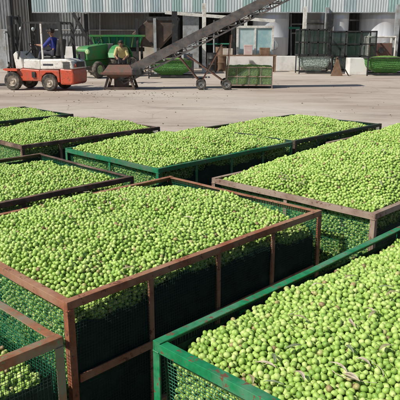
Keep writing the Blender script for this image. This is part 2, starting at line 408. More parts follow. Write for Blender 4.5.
def gn_group():
    ng = bpy.data.node_groups.new('olives', 'GeometryNodeTree'); ng.is_modifier = True
    ng.interface.new_socket('Geometry', in_out='INPUT', socket_type='NodeSocketGeometry')
    ng.interface.new_socket('Geometry', in_out='OUTPUT', socket_type='NodeSocketGeometry')
    N = ng.nodes.new; L = ng.links.new
    gi = N('NodeGroupInput'); go = N('NodeGroupOutput')
    ico = N('GeometryNodeMeshIcoSphere'); ico.inputs['Radius'].default_value = OD/2*1.0; ico.inputs['Subdivisions'].default_value = 3
    tr = N('GeometryNodeTransform'); tr.inputs['Scale'].default_value = (.96,.96,1.19)
    sm = N('GeometryNodeSetShadeSmooth'); mt = N('GeometryNodeSetMaterial'); mt.inputs['Material'].default_value = M['olive']
    st = N('GeometryNodeStoreNamedAttribute'); st.data_type = 'FLOAT_VECTOR'; st.domain = 'POINT'; st.inputs['Name'].default_value = 'lp'
    po = N('GeometryNodeInputPosition'); L(po.outputs[0], st.inputs['Value'])
    L(ico.outputs['Mesh'], tr.inputs[0]); L(tr.outputs[0], st.inputs[0]); L(st.outputs[0], sm.inputs[0]); L(sm.outputs[0], mt.inputs[0])
    at_ = N('GeometryNodeInputNamedAttribute'); at_.data_type = 'FLOAT'; at_.inputs[0].default_value = 'size'
    cmp_ = N('FunctionNodeCompare'); cmp_.data_type = 'FLOAT'; cmp_.operation = 'GREATER_THAN'; cmp_.inputs[1].default_value = .01
    L(at_.outputs[0], cmp_.inputs[0])
    rv = N('FunctionNodeRandomValue'); rv.data_type = 'FLOAT_VECTOR'; rv.inputs[1].default_value = (6.28,6.28,6.28)
    ip = N('GeometryNodeInstanceOnPoints')
    L(gi.outputs[0], ip.inputs['Points']); L(cmp_.outputs[0], ip.inputs['Selection']); L(mt.outputs[0], ip.inputs['Instance'])
    L(rv.outputs[0], ip.inputs['Rotation']); L(at_.outputs[0], ip.inputs['Scale'])
    jn = N('GeometryNodeJoinGeometry'); L(ip.outputs[0], jn.inputs[0]); L(gi.outputs[0], jn.inputs[0]); L(jn.outputs[0], go.inputs[0])
    return ng
NG = gn_group()
def surf(x, y, edge, dome, seed, bias=(0,0), pw=.62):
    u = np.clip(np.abs(x/(CL/2)),0,1); v = np.clip(np.abs(y/(CW/2)),0,1)
    s = ((1-u**2.2)**pw)*((1-v**2.2)**pw)
    nz = .014*np.sin(x*5+seed)*np.cos(y*6+seed*2)+.009*np.sin(x*13+seed*3+y*7)+.006*np.sin(y*17-x*9+seed)
    return HC+edge+dome*s+nz+bias[0]*x+bias[1]*y
def heap_points(edge, dome, seed, bias, walls=True, pw=.62, depth=2.6):
    sx, sy = rng.random()*LX, rng.random()*LY
    x = (PK[:,0]+sx)%LX; y = (PK[:,1]+sy)%LY
    fx, fy = rng.random() > .5, rng.random() > .5
    if fx: x = LX-x
    if fy: y = LY-y
    x = x-LX/2; y = y-LY/2
    ix, iy = CL/2-.034-OD/2, CW/2-.030-OD/2
    keep = (np.abs(x) < ix)&(np.abs(y) < iy)&(PKD < OD*depth)
    x, y, dp = x[keep], y[keep], PKD[keep]
    z = surf(x,y,edge,dome,seed,bias,pw)-dp-OD*.3
    pts = [np.stack([x,y,z],1)]; top = [dp < OD*1.15]
    if walls:
        for (face, half, off) in (('x',CW/2,-(CL/2-.036)), ('y',CL/2,-(CW/2-.032))):
            px = (PK[:,0]+rng.random()*LX)%LX-LX/2; pz = (PK[:,1]+rng.random()*LY)%LY
            k = (np.abs(px) < half-.045)&(pz < .62)&(PKD < OD*1.25)&(PKD > -OD*.1)
            px, pz, dp = px[k], pz[k]+.14, np.clip(PKD[k],0,1)
            if face == 'x': X, Y = off+OD*.5+dp, px
            else: X, Y = px, off+OD*.5+dp
            zs = surf(X,Y,edge,dome,seed,bias,pw)
            k = pz < zs-OD*(depth-.4)
            pts.append(np.stack([X[k],Y[k],pz[k]],1)); top.append(np.zeros(k.sum(), bool))
    return np.concatenate(pts), np.concatenate(top)
def heap(loc, rz, label, edge, dome, seed, bias=(0,0), pw=.62, walls=True, remove=None, name='olive_heap', scale=1):
    pts, top = heap_points(edge, dome, seed, bias, walls, pw)
    mat = Matrix.Translation(loc) @ Matrix.Rotation(rz, 4, 'Z')
    solo = None
    if remove:
        solo = remove(pts, top, mat)            # indices of olives built as objects of their own
        keep = np.ones(len(pts), bool); keep[solo] = False
        solo = pts[solo]; pts = pts[keep]
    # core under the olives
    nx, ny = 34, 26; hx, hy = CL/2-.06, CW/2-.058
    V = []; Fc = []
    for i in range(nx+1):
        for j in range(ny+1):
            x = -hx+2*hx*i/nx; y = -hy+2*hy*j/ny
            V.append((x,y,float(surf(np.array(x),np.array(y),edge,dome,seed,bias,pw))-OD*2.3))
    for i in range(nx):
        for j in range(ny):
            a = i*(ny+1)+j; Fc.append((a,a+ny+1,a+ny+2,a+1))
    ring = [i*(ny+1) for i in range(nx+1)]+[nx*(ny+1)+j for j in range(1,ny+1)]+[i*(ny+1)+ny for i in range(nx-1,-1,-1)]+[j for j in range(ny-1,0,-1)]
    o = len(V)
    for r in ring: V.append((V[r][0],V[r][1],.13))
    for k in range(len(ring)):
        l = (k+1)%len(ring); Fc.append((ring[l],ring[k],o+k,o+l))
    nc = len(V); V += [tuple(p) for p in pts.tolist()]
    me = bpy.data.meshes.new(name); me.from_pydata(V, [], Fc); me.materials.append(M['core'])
    at_ = me.attributes.new('size', 'FLOAT', 'POINT')
    sz = np.zeros(len(V), np.float32); sz[nc:] = rng.normal(1.0,.075,len(V)-nc).clip(.82,1.14)
    at_.data.foreach_set('value', sz)
    ob = bpy.data.objects.new(name, me); C.objects.link(ob); ob.location = loc; ob.rotation_euler = (0,0,rz)
    ob.scale = (scale,scale,scale)
    md = ob.modifiers.new('olives', 'NODES'); md.node_group = NG
    tag(ob, label, 'olives', 'heaps of green olives', 'stuff')
    return ob, solo, mat

# single olive mesh for the 300 olives nearest the camera
bm = bmesh.new(); bmesh.ops.create_icosphere(bm, subdivisions=4, radius=OD/2)
for v in bm.verts:
    z = v.co.z/(OD/2); v.co.z *= 1.19; v.co.x *= .96; v.co.y *= .96
    r = math.hypot(v.co.x, v.co.y)
    if z > .8 and r < .0026: v.co.z -= .0011*(1-r/.0026)
olive_me = bpy.data.meshes.new('olive'); bm.to_mesh(olive_me); bm.free(); olive_me.materials.append(M['olive'])
for p in olive_me.polygons: p.use_smooth = True
la = olive_me.attributes.new('lp','FLOAT_VECTOR','POINT')
for i_, v_ in enumerate(olive_me.vertices): la.data[i_].vector = v_.co
def to_px(w):
    dy, dz = w[1], w[2]-H
    fw = dy*CP-dz*SP; up = dy*SP+dz*CP
    return 200+F*w[0]/fw, 200-F*up/fw, fw
def pick300(pts, top, mat):
    sc = []
    for i in np.nonzero(top)[0]:
        w = mat @ Vector(pts[i]); x, y, d = to_px(w)
        if -3 < x < 403 and y < 403: sc.append((d, i))
    sc.sort(); return [i for _, i in sc[:300]]

# (name key, a, b, frame, net, crate label, heap label, edge, dome, bias, rot jitter, dz)
crates = [
 ('C2', 1.18, .045, 'green',  'net', 'bright green painted crate in the right foreground, cut off by the picture edge', 'olives heaped in the bright green foreground crate, the largest looking', -.022, .105, (.0,-.060), 0),
 ('C1', 1.13, 1.87, 'rust',   'net', 'long rusty red-brown crate at centre left with dark shaded side', 'broad heap of olives filling the long rusty red-brown crate at centre left', -.045, .095, (-.016,.035), .5),
 ('C3', -.85, 1.63, 'rust3',  'net', 'orange-rust crate of which only a corner shows at the lower left', 'low olives deep inside the crate corner at the lower left', -.145, .06, (0,0), .6),
 ('C4', 3.11, 1.60, 'rust2',  'net', 'dusty brown crate at the right edge, heaped high above its rim', 'high mound of olives over the dusty brown crate at the right edge', -.005, .165, (.04,-.01), -.3),
 ('C5', 3.035,3.475,'green2', 'net', 'green painted crate in the middle, right behind the long rusty one', 'olives level with the rim of the green crate in the middle', -.008, .09, (0,0), 0),
 ('C7', .92,  3.42, 'darkrust','net', 'dark brown crate at the left edge behind the long rusty one', 'olives in the dark brown crate at the left edge, with deep shadows between them', -.055, .085, (0,0), -.5),
 ('C8', 2.80, 5.24, 'darkrust','net', 'dark brown crate at the left in the third row, long front rail in shade', 'olives domed over the dark brown crate in the third row at the left', -.035, .11, (0,0), .3),
 ('C9', 2.79, 7.06, 'dkgreen','net', 'dark green crate farthest to the left, last row before the open yard', 'thin looking strip of olives in the farthest left crate before the yard', -.03, .07, (0,0), 0),
 ('C6', 4.93, 3.50, 'dkgreen','net', 'dark green crate in the back row right of centre, low front rail', 'olives in the dark green crate in the back row right of centre', -.03, .09, (0,0), 0),
 ('C10',5.08, 1.88, 'rust2',  'net', 'brown crate mostly hidden behind the high mound at the right edge', 'back mound of olives rising behind the high one at the right edge', -.03, .15, (0,0), 0),
]
proto = None; heaps = {}
for k, (key, a, b, fr, nm, lab, hlab, edge, dome, bias, dr) in enumerate(crates):
    rz = TH+math.radians(dr); loc = cpos(a, b)
    if proto is None:
        proto = make_crate(lab, loc, rz); t = proto
    else: t = copy_tree(proto, loc, rz, lab, 'mesh crates of olives')
    heaps[key] = (loc, rz, edge, dome, k*1.7, bias)
    ob, solo, mat = heap(loc, rz, hlab, edge, dome, k*1.7, bias, remove=pick300 if key == 'C2' else None)
    if solo is not None:
        for p in solo:
            o = bpy.data.objects.new('green_olive', olive_me); C.objects.link(o)
            o.location = mat @ Vector(p); o.rotation_euler = (random.uniform(0,6.28),random.uniform(0,6.28),random.uniform(0,6.28))
            s = min(1.13,max(.84,random.gauss(1,.06))); o.scale = (s,s,s)
            tag(o, 'plump green olive near the picture\'s bottom edge, heaped in the bright green crate', 'olive', 'nearest single olives in the bright green crate')
    t['key'] = key
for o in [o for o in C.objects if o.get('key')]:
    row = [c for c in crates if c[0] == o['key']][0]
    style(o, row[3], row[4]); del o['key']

# ---------------------------------------------------------------- leaves and twigs on the olives
def leaf_mesh(L, W, bend, curl):
    mb = MB(); n = 8
    for i in range(n+1):
        t = i/n; w = W*math.sin(math.pi*min(1,max(0,t*.96+.02)))**.8; x = (t-.5)*L; z = bend*(1-(2*t-1)**2)
        y0 = curl*math.sin(t*3)*L*.3
        mb.v += [(x,y0-w/2,z+.0015),(x,y0,z),(x,y0+w/2,z+.0015)]
    for i in range(n):
        for j in range(2): a = 3*i+j; mb.f.append((a,a+3,a+4,a+1))
    return mb
def on_heap(key, px, py, name, mb, matn, label, cat, group=None, rz=0, lift=.010):
    loc, r, edge, dome, seed, bias = heaps[key]
    best = None; inv = (Matrix.Translation(loc) @ Matrix.Rotation(r,4,'Z')).inverted()
    for z in np.linspace(HC-.15, HC+.25, 160):
        w = gp(px, py, float(z)); l = inv @ w
        s = float(surf(np.array(l.x),np.array(l.y),edge,dome,seed,bias))
        if best is None or abs(s-z) < best[0]: best = (abs(s-z), w)
    o = mb.build(name, matn); o.location = best[1]+Vector((0,0,lift)); o.rotation_euler = (random.uniform(-.15,.15),random.uniform(-.15,.15),rz)
    sd = o.modifiers.new('thick', 'SOLIDIFY'); sd.thickness = .0008
    tag(o, label, cat, group)
spots = [
 ('C2',352,381,2.2,'leaf2','C2'),('C2',338,372,-.9,'leaf2','C2'),('C2',386,352,.4,'leaf','C2'),
 ('C2',318,290,.2,'leaf2','C2'),('C2',300,322,2.6,'leaf','C2'),('C2',372,318,.8,'leaf','C2'),
 ('C4',284,182,.3,'leaf2','C4'),('C4',293,178,2.2,'leaf2','C4'),('C4',300,186,-.6,'leaf2','C4'),('C4',288,188,1.5,'leaf','C4'),('C4',280,178,.9,'leaf','C4'),('C4',384,152,.4,'leaf2','C4'),
 ('C1',88,194,.4,'leaf2','C1'),('C1',110,206,1.9,'leaf2','C1'),('C1',128,270,.5,'leaf','C1')]
for k_,bx_,n_ in (('C2',(230,330,385,395),9),('C2',(330,275,398,330),5),('C4',(276,174,306,192),7),('C4',(320,160,398,190),5),('C1',(75,190,130,215),5),('C1',(120,215,260,265),5)):
    for _ in range(n_): spots.append((k_,random.uniform(bx_[0],bx_[2]),random.uniform(bx_[1],bx_[3]),random.uniform(-3,3),random.choice(('leaf','leaf2','leafg')),k_))
LL = {'C2':'dry pale olive leaf lying on the olives of the bright green foreground crate','C4':'pale dry leaf lying on the high mound of olives at the right','C1':'pale dry leaf lying on the olives of the long rusty crate'}
for (k,x,y,rz,mt,_) in spots:
    on_heap(k,x,y,'olive_leaf',leaf_mesh(random.uniform(.045,.065),random.uniform(.009,.013),random.uniform(.003,.012),random.uniform(-.5,.5)),mt,LL[k],'leaf','dry leaves on heap '+{'C2':'in the green crate','C4':'at the right','C1':'in the rusty crate'}[k],rz)
def twig_mesh(L):
    mb = MB(); p = Vector((-L/2,0,0)); a = random.uniform(-.4,.4)
    for i in range(6):
        q = p+Vector((L/6, L/6*math.sin(a+i*.35), .002*math.sin(i*1.5))); mb.tube(p,q,.0013-.00012*i,.0012-.00012*i,6); p = q
    return mb
for (x,y,rz,L,lab) in ((346,384,-1.0,.10,'pale curved twig on the olives close to the bottom edge'),(300,316,.3,.08,'short brownish twig on the olives near the shaded green rail'),(384,372,1.2,.07,'brown twig on the olives at the lower right corner')):
    o = on_heap('C2',x,y,'olive_twig',twig_mesh(L),'leaf2',lab,'twig',None,rz)

lt = MB()
for _ in range(260):
    x_, y_ = random.uniform(-7,7), random.uniform(8.5,24)
    if random.random() < .5: x_, y_ = random.gauss(-2.2,1.6), random.gauss(18,1.2)
    r_ = random.uniform(.006,.016); a_ = random.uniform(0,3)
    lt.ell((x_,y_,r_*.6),(r_*random.uniform(.8,1.6),r_,r_*.6),6,4)
tag(lt.build('yard_litter','litter'),'fallen olives and leaf litter scattered over the open yard',None,None,'stuff')
# ---------------------------------------------------------------- processing shed
YF = 34.0
def X(px, Y, y=60): return at(px, y, Y).x
def Z(py, Y): return at(200, py, Y).z
shed = thing('processing_shed', 'long open shed with pale corrugated fascia over steel tanks and white posts', 'shed', (0,YF,0))
def part(mb, name, mat, parent, **k):       # parts given in world coordinates
    o = mb.build(name, mat, parent, **k); o.matrix_parent_inverse = Matrix.Translation(parent.location).inverted() if parent.rotation_euler.z == 0 else parent.matrix_basis.inverted()
    return o
zb = Z(12, YF); zt = zb+3.6
def sheet(mb, x0, x1, y, z0, z1, pitch=.15, dep=.016):
    n = max(1, int(round((x1-x0)/pitch))); w = (x1-x0)/n; pr = []
    for i in range(n):
        s = x0+i*w; pr += [(s,0),(s+w*.35,0),(s+w*.5,-dep),(s+w*.85,-dep)]
    pr.append((x1,0)); o = len(mb.v)
    for z in (z0,z1): mb.v += [(px_,y+dy,z) for px_,dy in pr]
    m = len(pr)
    for i in range(m-1): mb.f.append((o+i,o+i+1,o+m+i+1,o+m+i))
    o = len(mb.v)
    for z in (z0,z1): mb.v += [(px_,y+dy+.004,z) for px_,dy in pr]
    for i in range(m-1): mb.f.append((o+i+1,o+i,o+m+i,o+m+i+1))
bands = [(32,48,'sheetb'),(48,53,'sheetw'),(53,68,'sheetw'),(68,83,'sheetb'),(83,91,'sheetw'),(91,103,'sheetb'),(103,112,'sheetw'),(112,122,'sheetb'),(122,133,'sheetw'),(133,143,'sheetb'),(143,151,'sheetw'),(151,161,'sheetb'),(161,172,'sheetw'),(172,182,'sheett'),(182,193,'sheetw'),
 (193,203,'sheett'),(203,215,'sheetw'),(215,226,'sheett'),(226,243,'sheetw'),(243,252,'sheett'),(252,268,'sheetb'),(268,281,'sheetw'),(281,300,'sheett'),(300,312,'sheetw'),(312,330,'sheett'),(330,344,'sheetw'),(344,356,'sheetb'),(356,378,'sheetw'),(378,388,'sheetw'),(388,400,'sheett'),(400,418,'sheetw'),(418,440,'sheett'),(440,470,'sheetw'),(470,500,'sheetb')]
for k, (a, b, m) in enumerate(bands):
    mb = MB(); x0, x1 = X(a,YF,12), X(b,YF,12)
    sheet(mb, x0, x1, YF-(k%2)*.006, zb+.002, zt); part(mb, 'fascia_sheet', m, shed, recalc=False)
xl, xr = X(32,YF,12), X(500,YF,12)
mb = MB(); mb.box((xl,YF-.035,zb-.05),(xr,YF+.045,zb+.0)); part(mb,'added_fascia_trim','lightsteel',shed)  # strip added so the corrugated fascia casts a straight shadow edge
mb = MB(); mb.box((xl,YF+.05,zb+.02),(xr,YF+.17,zb+.24)); part(mb,'fascia_beam','blacks',shed)
mb = MB(); mb.add([(xl,YF+.06,zt),(xr,YF+.06,zt),(xr,YF+14,zt+1.2),(xl,YF+14,zt+1.2)],[(0,1,2,3)]); mb.add([(xl,YF+.06,zt-.08),(xr,YF+.06,zt-.08),(xr,YF+14,zt+1.12),(xl,YF+14,zt+1.12)],[(3,2,1,0)]); part(mb,'roof','grey',shed,recalc=False)
YB = 43.0; YW1 = 35.6
mb = MB(); sheet(mb, X(32,YW1), X(150,YW1), YW1, 0, zt-.2, .17, .02); part(mb,'back_wall','grey',shed,recalc=False)
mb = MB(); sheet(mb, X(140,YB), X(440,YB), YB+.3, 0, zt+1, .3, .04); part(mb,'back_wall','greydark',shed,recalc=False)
# posts
for (px, py0, w, mt, Y) in ((204,64,.20,'white',30.5),(245,60,.17,'white',33.3),(303,64,.20,'white',33.4),(324.5,60,.2,'lightsteel',33.9),(394,62,.22,'lightsteel',31.5),(327.5,60,.34,'blacks',33.7),(175,66,.28,'blacks',31.5),(88,62,.2,'blacks',34.6),(216,60,.22,'blacks',35.5),(233,60,.25,'blacks',34.5)):
    x = X(px,Y); mb = MB(); mb.box((x-w/2,Y-w/2,0),(x+w/2,Y+w/2,zb+.25 if mt != 'blacks' else zb-.08)); mb.box((x-w*.9,Y-w*.9,.0),(x+w*.9,Y+w*.9,.03)); part(mb,'column',mt,shed,bevel=.01)
# white gutter beam under the fascia, running slightly down to the right
mb = MB(); p, q = at(165,12.5,32.0), at(275,21,32.0); mb.bar(p,q,.12,.16); part(mb,'white_beam','white',shed)
mb = MB(); mb.bar(at(73,13,33.5),at(89,42,33.5),.16,.16); part(mb,'diagonal_brace','blacks',shed)
mb = MB(); mb.bar(at(80,17,33.7),at(66,52,33.7),.07,.07); part(mb,'diagonal_brace','blacks',shed)
for (a,b,y) in ((250,274,20),(232,300,28)):
    mb = MB(); mb.bar(at(a,y,35),at(b,y,35),.1,.12); part(mb,'tie_beam','teal',shed)
for (a,y0,b,y1) in ((250,20,262,14),(262,14,276,26)):
    mb = MB(); mb.bar(at(a,y0,35.1),at(b,y1,35.1),.1,.12); part(mb,'tie_beam','teal',shed)

for (a,ya,b_,yb_,Y_,r_,m_) in ((291,33,330,33,36.2,.06,'lightsteel'),(291,24,330,24,36.4,.05,'lightsteel'),(350,20,364,20,36.0,.06,'lightsteel'),(350,46,364,46,36.0,.06,'lightsteel'),(46,30,140,30,35.45,.035,'lightsteel'),(100,14,100,60,35.45,.04,'lightsteel'),(214,20,214,66,34.6,.05,'lightsteel'),(291,14,291,60,36.2,.05,'lightsteel'),(360,14,360,60,36.6,.06,'lightsteel'),(196,44,236,44,34.8,.05,'teal')):
    mb = MB(); mb.tube(at(a,ya,Y_),at(b_,yb_,Y_),r_,n=10); part(mb,'service_pipe',m_,shed,smooth=True)
# grey warehouse at the far left
wh = thing('grey_warehouse', 'dull grey sheet-clad warehouse behind the forklift mast at the left edge', 'warehouse', (-14,34.6,0))
mb = MB(); sheet(mb, X(-120,34.6), X(14,34.6), 34.6, 0, 7.5, .17, .02); part(mb,'wall','grey',wh,recalc=False)
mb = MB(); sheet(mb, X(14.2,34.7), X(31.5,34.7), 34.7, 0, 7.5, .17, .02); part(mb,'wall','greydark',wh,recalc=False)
mb = MB(); mb.box((X(-120,34.6),34.9,7.4),(X(31,34.6),44,7.6)); part(mb,'roof','grey',wh)
mb = MB(); xx = X(3,34.5); mb.box((xx-.45,34.44,0),(xx+.45,34.53,2.2)); part(mb,'door','lightsteel',wh)

# white walls and blocks
def block(x0,x1,ytop,ybot,name,mat,label,cat,depth=.5,group=None,Y=None):
    p0, p1 = (gp(x0,ybot), gp(x1,ybot)) if Y is None else (Vector((X(x0,Y),Y,0)),Vector((X(x1,Y),Y,0))); zz = at(x0,ytop,p0.y).z
    mb = MB(); mb.box((p0.x,p0.y,0),(p1.x,p0.y+depth,zz)); o = mb.build(name,mat,bevel=.02); tag(o,label,cat,group); return o
block(54,83,46.5,63,'low_wall','whitewall','low white wall behind the forklift and the green tractor','wall',.3,Y=33)
block(226,301,56,71,'low_wall','whitewall','long white low wall behind the far olive crate, ending beside the net bins','wall',.35)
block(349,366.5,58,75,'concrete_block','whitewall','bright white block standing beside the tripod prop','block',.8)
block(139,160,44,62,'low_wall','cream','cream wall showing beneath the big dark hopper','wall',.3,Y=31.5)
block(183,199,13,60,'wall_panel','lightsteel','pale grey panel wall between two posts behind the conveyor','wall',.2,Y=34.3)
# ---------------------------------------------------------------- tanks
def tank(px0,px1,Y,label,ztop=6.0):
    x0,x1 = X(px0,Y,40),X(px1,Y,40); r = (x1-x0)/2; z0 = .75
    t = thing('storage_tank',label,'tank',((x0+x1)/2,Y+r,0),0,'stainless storage tanks')
    mb = MB(); prof = [(0.01,z0-.15),(r*.5,z0-.12),(r*.97,z0),(r,z0+.05)]
    for k in range(1,6): prof += [(r,z0+k*1.0-.02),(r*1.012,z0+k*1.0),(r,z0+k*1.0+.02)]
    prof += [(r,ztop-.1),(r*.6,ztop+.3),(.01,ztop+.4)]
    mb.lathe((0,0,0),(0,0,1),prof,40); mb.build('shell','tank',t,smooth=True)
    for k in range(4):
        a = math.pi/4+k*math.pi/2; mb = MB(); mb.tube((math.cos(a)*r*.85,math.sin(a)*r*.85,0),(math.cos(a)*r*.85,math.sin(a)*r*.85,z0+.1),.07); mb.build('leg','lightsteel',t,smooth=True)
    mb = MB(); mb.lathe((r*.1,-r*1.0,z0+.55),(0,-1,0),[(.01,.06),(.22,.06),(.24,.02),(.24,-.06)],20); mb.build('manhole','lightsteel',t,smooth=True)
    mb = MB(); mb.tube((-.2,-r*.9,z0+.05),(-.2,-r*1.15,z0+.05),.04); mb.tube((-.2,-r*1.15,z0+.05),(-.2,-r*1.15,.2),.04); mb.build('outlet_pipe','lightsteel',t,smooth=True)
    return t
tank(254,291,34.2,'stainless tank behind the white low wall, leftmost of the tanks')
tank(329,350,34.2,'narrow looking stainless tank behind the stacked dark cages')
tank(364,404,34.2,'broad pale stainless tank at the right edge of the shed')
tank(304,325,36.5,'shaded stainless tank half hidden between dark posts')

# ---------------------------------------------------------------- glazed booth, bench
b0 = at(236,30,33.0)
bt = thing('glazed_booth','pale glazed booth with teal panes below the conveyor head','booth',(X(253,33),33,0))
x0,x1 = X(236,33),X(273,33); zc = Z(28,33)
for (a,b_) in ((x0,x0+.12),(x1-.12,x1),((x0+x1)/2-.05,(x0+x1)/2+.05)):
    mb = MB(); mb.box((a,32.9,0),(b_,33.02,zc)); part(mb,'frame_post','white',bt)
mb = MB(); mb.box((x0,32.89,zc),(x1,33.03,zc+.12)); part(mb,'top_beam','white',bt)
mb = MB(); mb.box((x0+.12,32.95,.9),((x0+x1)/2-.05,33.0,zc)); part(mb,'pane','glass',bt)
mb = MB(); mb.box(((x0+x1)/2+.05,32.95,.9),(x1-.12,33.0,zc)); part(mb,'pane','glass',bt)
mb = MB(); mb.box((x0+.12,32.93,.05),(x1-.12,32.99,.9)); part(mb,'lower_panel','cream',bt)
bc = thing('work_bench','brown work bench with boxes in front of the glazed booth','bench',(X(245,31),31,0))
w = 1.6; mb = MB(); mb.box((-w,-.3,.80),(w,.3,.86)); mb.build('bench_top','wood',bc)
for sx in (-1,1):
    for sy in (-1,1): mb = MB(); mb.box((sx*(w-.08)-.04,sy*.25-.04,0),(sx*(w-.08)+.04,sy*.25+.04,.8)); mb.build('leg','wood',bc)
for (dx,wd,ht,mt,lab) in ((-.9,.5,.32,'cream','cream box at the left end of the work bench'),(.15,.42,.5,'pink','pale pink box in the middle of the work bench'),(1.0,.5,.36,'wood','brown box at the right end of the work bench')):
    mb = MB(); xc = X(245,31)+dx; mb.box((xc-wd/2,30.8,.862),(xc+wd/2,31.2,.862+ht)); mb.box((xc-wd/2-.01,30.79,.862+ht-.06),(xc+wd/2+.01,31.21,.862+ht-.04)); tag(mb.build('storage_box',mt,bevel=.01),lab,'box','boxes on the work bench')
# clutter of drums between posts, behind the conveyor
for (px,py,r,h,mt,lab) in ((213,63,.32,.95,'blacks','black drum left of the conveyor shadowed bay'),(187,62,.3,.9,'lightsteel','pale steel drum in front of the grey panel wall'),(221,62,.3,1.25,'wood','brown barrel behind the conveyor undercarriage')):
    p = Vector((X(px,32.2),32.2,0)); t = thing('steel_drum',lab,'drum',p); mb = MB()
    mb.lathe((0,0,0),(0,0,1),[(.01,0),(r,0),(r,h*.33),(r*1.04,h*.35),(r,h*.37),(r,h*.66),(r*1.04,h*.68),(r,h*.7),(r,h),(r*.95,h),(r*.95,h-.02),(.01,h-.02)],20); mb.build('shell',mt,t,smooth=True)
    mb = MB(); mb.tube((r*.4,0,h-.02),(r*.4,0,h+.03),.04); mb.build('bung','blacks',t)

# ---------------------------------------------------------------- red machine with white pipe frame at the right
mt_ = thing('pump_unit','red-brown pump cabinet inside a white pipe frame before the broad tank','machine',(X(380,31),31,0))
w = 10/17.; mb = MB(); mb.box((-w,0,.7),(w,.5,1.45)); mb.build('cabinet','hopper',mt_,bevel=.03)
mb = MB(); z0_,z1_ = .55,1.75
for (p,q) in (((-w-.1,-.1,0),(-w-.1,-.1,z1_)),((w+.1,-.1,0),(w+.1,-.1,z1_)),((-w-.1,-.1,z1_),(w+.1,-.1,z1_)),((-w-.1,-.1,.6),(w+.1,-.1,.6)),((-w-.1,.6,0),(-w-.1,.6,z1_)),((w+.1,.6,0),(w+.1,.6,z1_)),((-w-.1,-.1,z1_),(-w-.1,.6,z1_)),((w+.1,-.1,z1_),(w+.1,.6,z1_))): mb.tube(p,q,.045,n=8)
mb.build('pipe_frame','white',mt_)
mb = MB(); mb.tube((0,-.02,1.1),(0,-.14,1.1),.16); mb.build('pump_flange','blacks',mt_)

# ---------------------------------------------------------------- net bins and cages
def net_bin(x0,x1,yt,yb,fill,netm,frame,label,full=True,depth=1.1):
    p0,p1 = gp(x0,yb),gp(x1,yb); Y = p0.y; w = (p1.x-p0.x)/2; h = at(x0,yt,Y).z
    t = thing('sagging_net_bin',label,'bin',((p0.x+p1.x)/2,Y+depth/2,0),0,'sagging net bins')
    hd = depth/2
    for sx in (-1,1):
        for sy in (-1,1):
            mb = MB(); mb.bar((sx*w,sy*hd,0),(sx*w,sy*hd,h),.05); mb.build('leg',frame,t)
    mb = MB(); zz = h
    for (p,q) in (((-w,-hd,zz),(w,-hd,zz)),((-w,hd,zz),(w,hd,zz)),((-w,-hd,zz),(-w,hd,zz)),((w,-hd,zz),(w,hd,zz))): mb.bar(p,q,.05)
    for (p,q) in (((-w,-hd,.1),(w,-hd,.1)),((-w,hd,.1),(w,hd,.1))): mb.bar(p,q,.06)
    mb.build('frame',frame,t)
    # bag: lofted rounded shape sagging to the bottom
    mb = MB(); nu,nv = 28,14
    for j in range(nv+1):
        v = j/nv; z = h-.03-(h-.17)*v; s = math.sqrt(max(0,1-(v**7)))*(1-.20*v*v)
        s = max(s,.55)
        for i in range(nu):
            a = 2*math.pi*i/nu; ca,sa = math.cos(a),math.sin(a); e = .22
            xx = (w-.04)*math.copysign(abs(ca)**e,ca)*s; yy = (hd-.04)*math.copysign(abs(sa)**e,sa)*s
            mb.v.append((xx+random.uniform(-.012,.012),yy+random.uniform(-.012,.012),z+random.uniform(-.008,.008)))
    for j in range(nv):
        for i in range(nu):
            k = (i+1)%nu; mb.f.append((j*nu+i,j*nu+k,(j+1)*nu+k,(j+1)*nu+i))
    mb.f.append(tuple(nv*nu+i for i in range(nu)))
    mb.build('net_bag',netm,t)
    if fill:
        p = MB(); n = 22
        for i in range(n+1):
            for j in range(n+1):
                u,v = 2*i/n-1,2*j/n-1
                p.v.append((u*(w-.06),v*(hd-.06),h-.05+.14*(1-u*u)*(1-v*v)+random.uniform(-.012,.012)))
        for i in range(n):
            for j in range(n): a = i*(n+1)+j; p.f.append((a,a+n+1,a+n+2,a+1))
        o = p.build('olive_heap',fill); o.location = t.location
        tag(o,'far heap of olives in the '+label.split(',')[0],'olives','heaps of green olives','stuff')
    return t
def bag_mat(name,c1,c2,sc=28):
    m,nt,b = new_mat(name); v = coord(nt,'Object')
    vo = nt.nodes.new('ShaderNodeTexVoronoi'); vo.inputs['Scale'].default_value = sc; nt.links.new(v,vo.inputs['Vector'])
    n = noise(nt,4,5,.6,v)
    c = mixc(nt,ramp(nt,n,[(.35,(0,0,0)),(.65,(1,1,1))]),c1,c2)
    c = mixc(nt,ramp(nt,vo.outputs['Distance'],[(.1,(0,0,0)),(.8,(.8,.8,.8))]),c,tuple(x*.4 for x in c1))
    nt.links.new(c,b.inputs['Base Color']); b.inputs['Roughness'].default_value = .7
    bump(nt,b,vo.outputs['Distance'],.8,.02); return m
M['bagolive'] = bag_mat('netted_olives',(.07,.24,.045),(.12,.34,.07))
M['baggrey'] = bag_mat('pale_netted_bag',(.36,.46,.40),(.50,.58,.52),14)
M['farolive'] = bag_mat('far_olives',(.16,.32,.06),(.22,.40,.08),40)
net_bin(367,409,58,76,'farolive','bagolive','blacks','green net bin at the right edge, bulging low in front of the broad tank')
net_bin(149,193,60,78.5,'farolive','bagolive','blacks','green net bin behind the conveyor belt, seen under its lower half')
net_bin(299,331,56,74,None,'baggrey','blacks','pale grey-green net bin beneath the stacked dark cages')
net_bin(240,274,54,66,None,'baggrey','lightsteel','pale net bin behind the far olive crate')
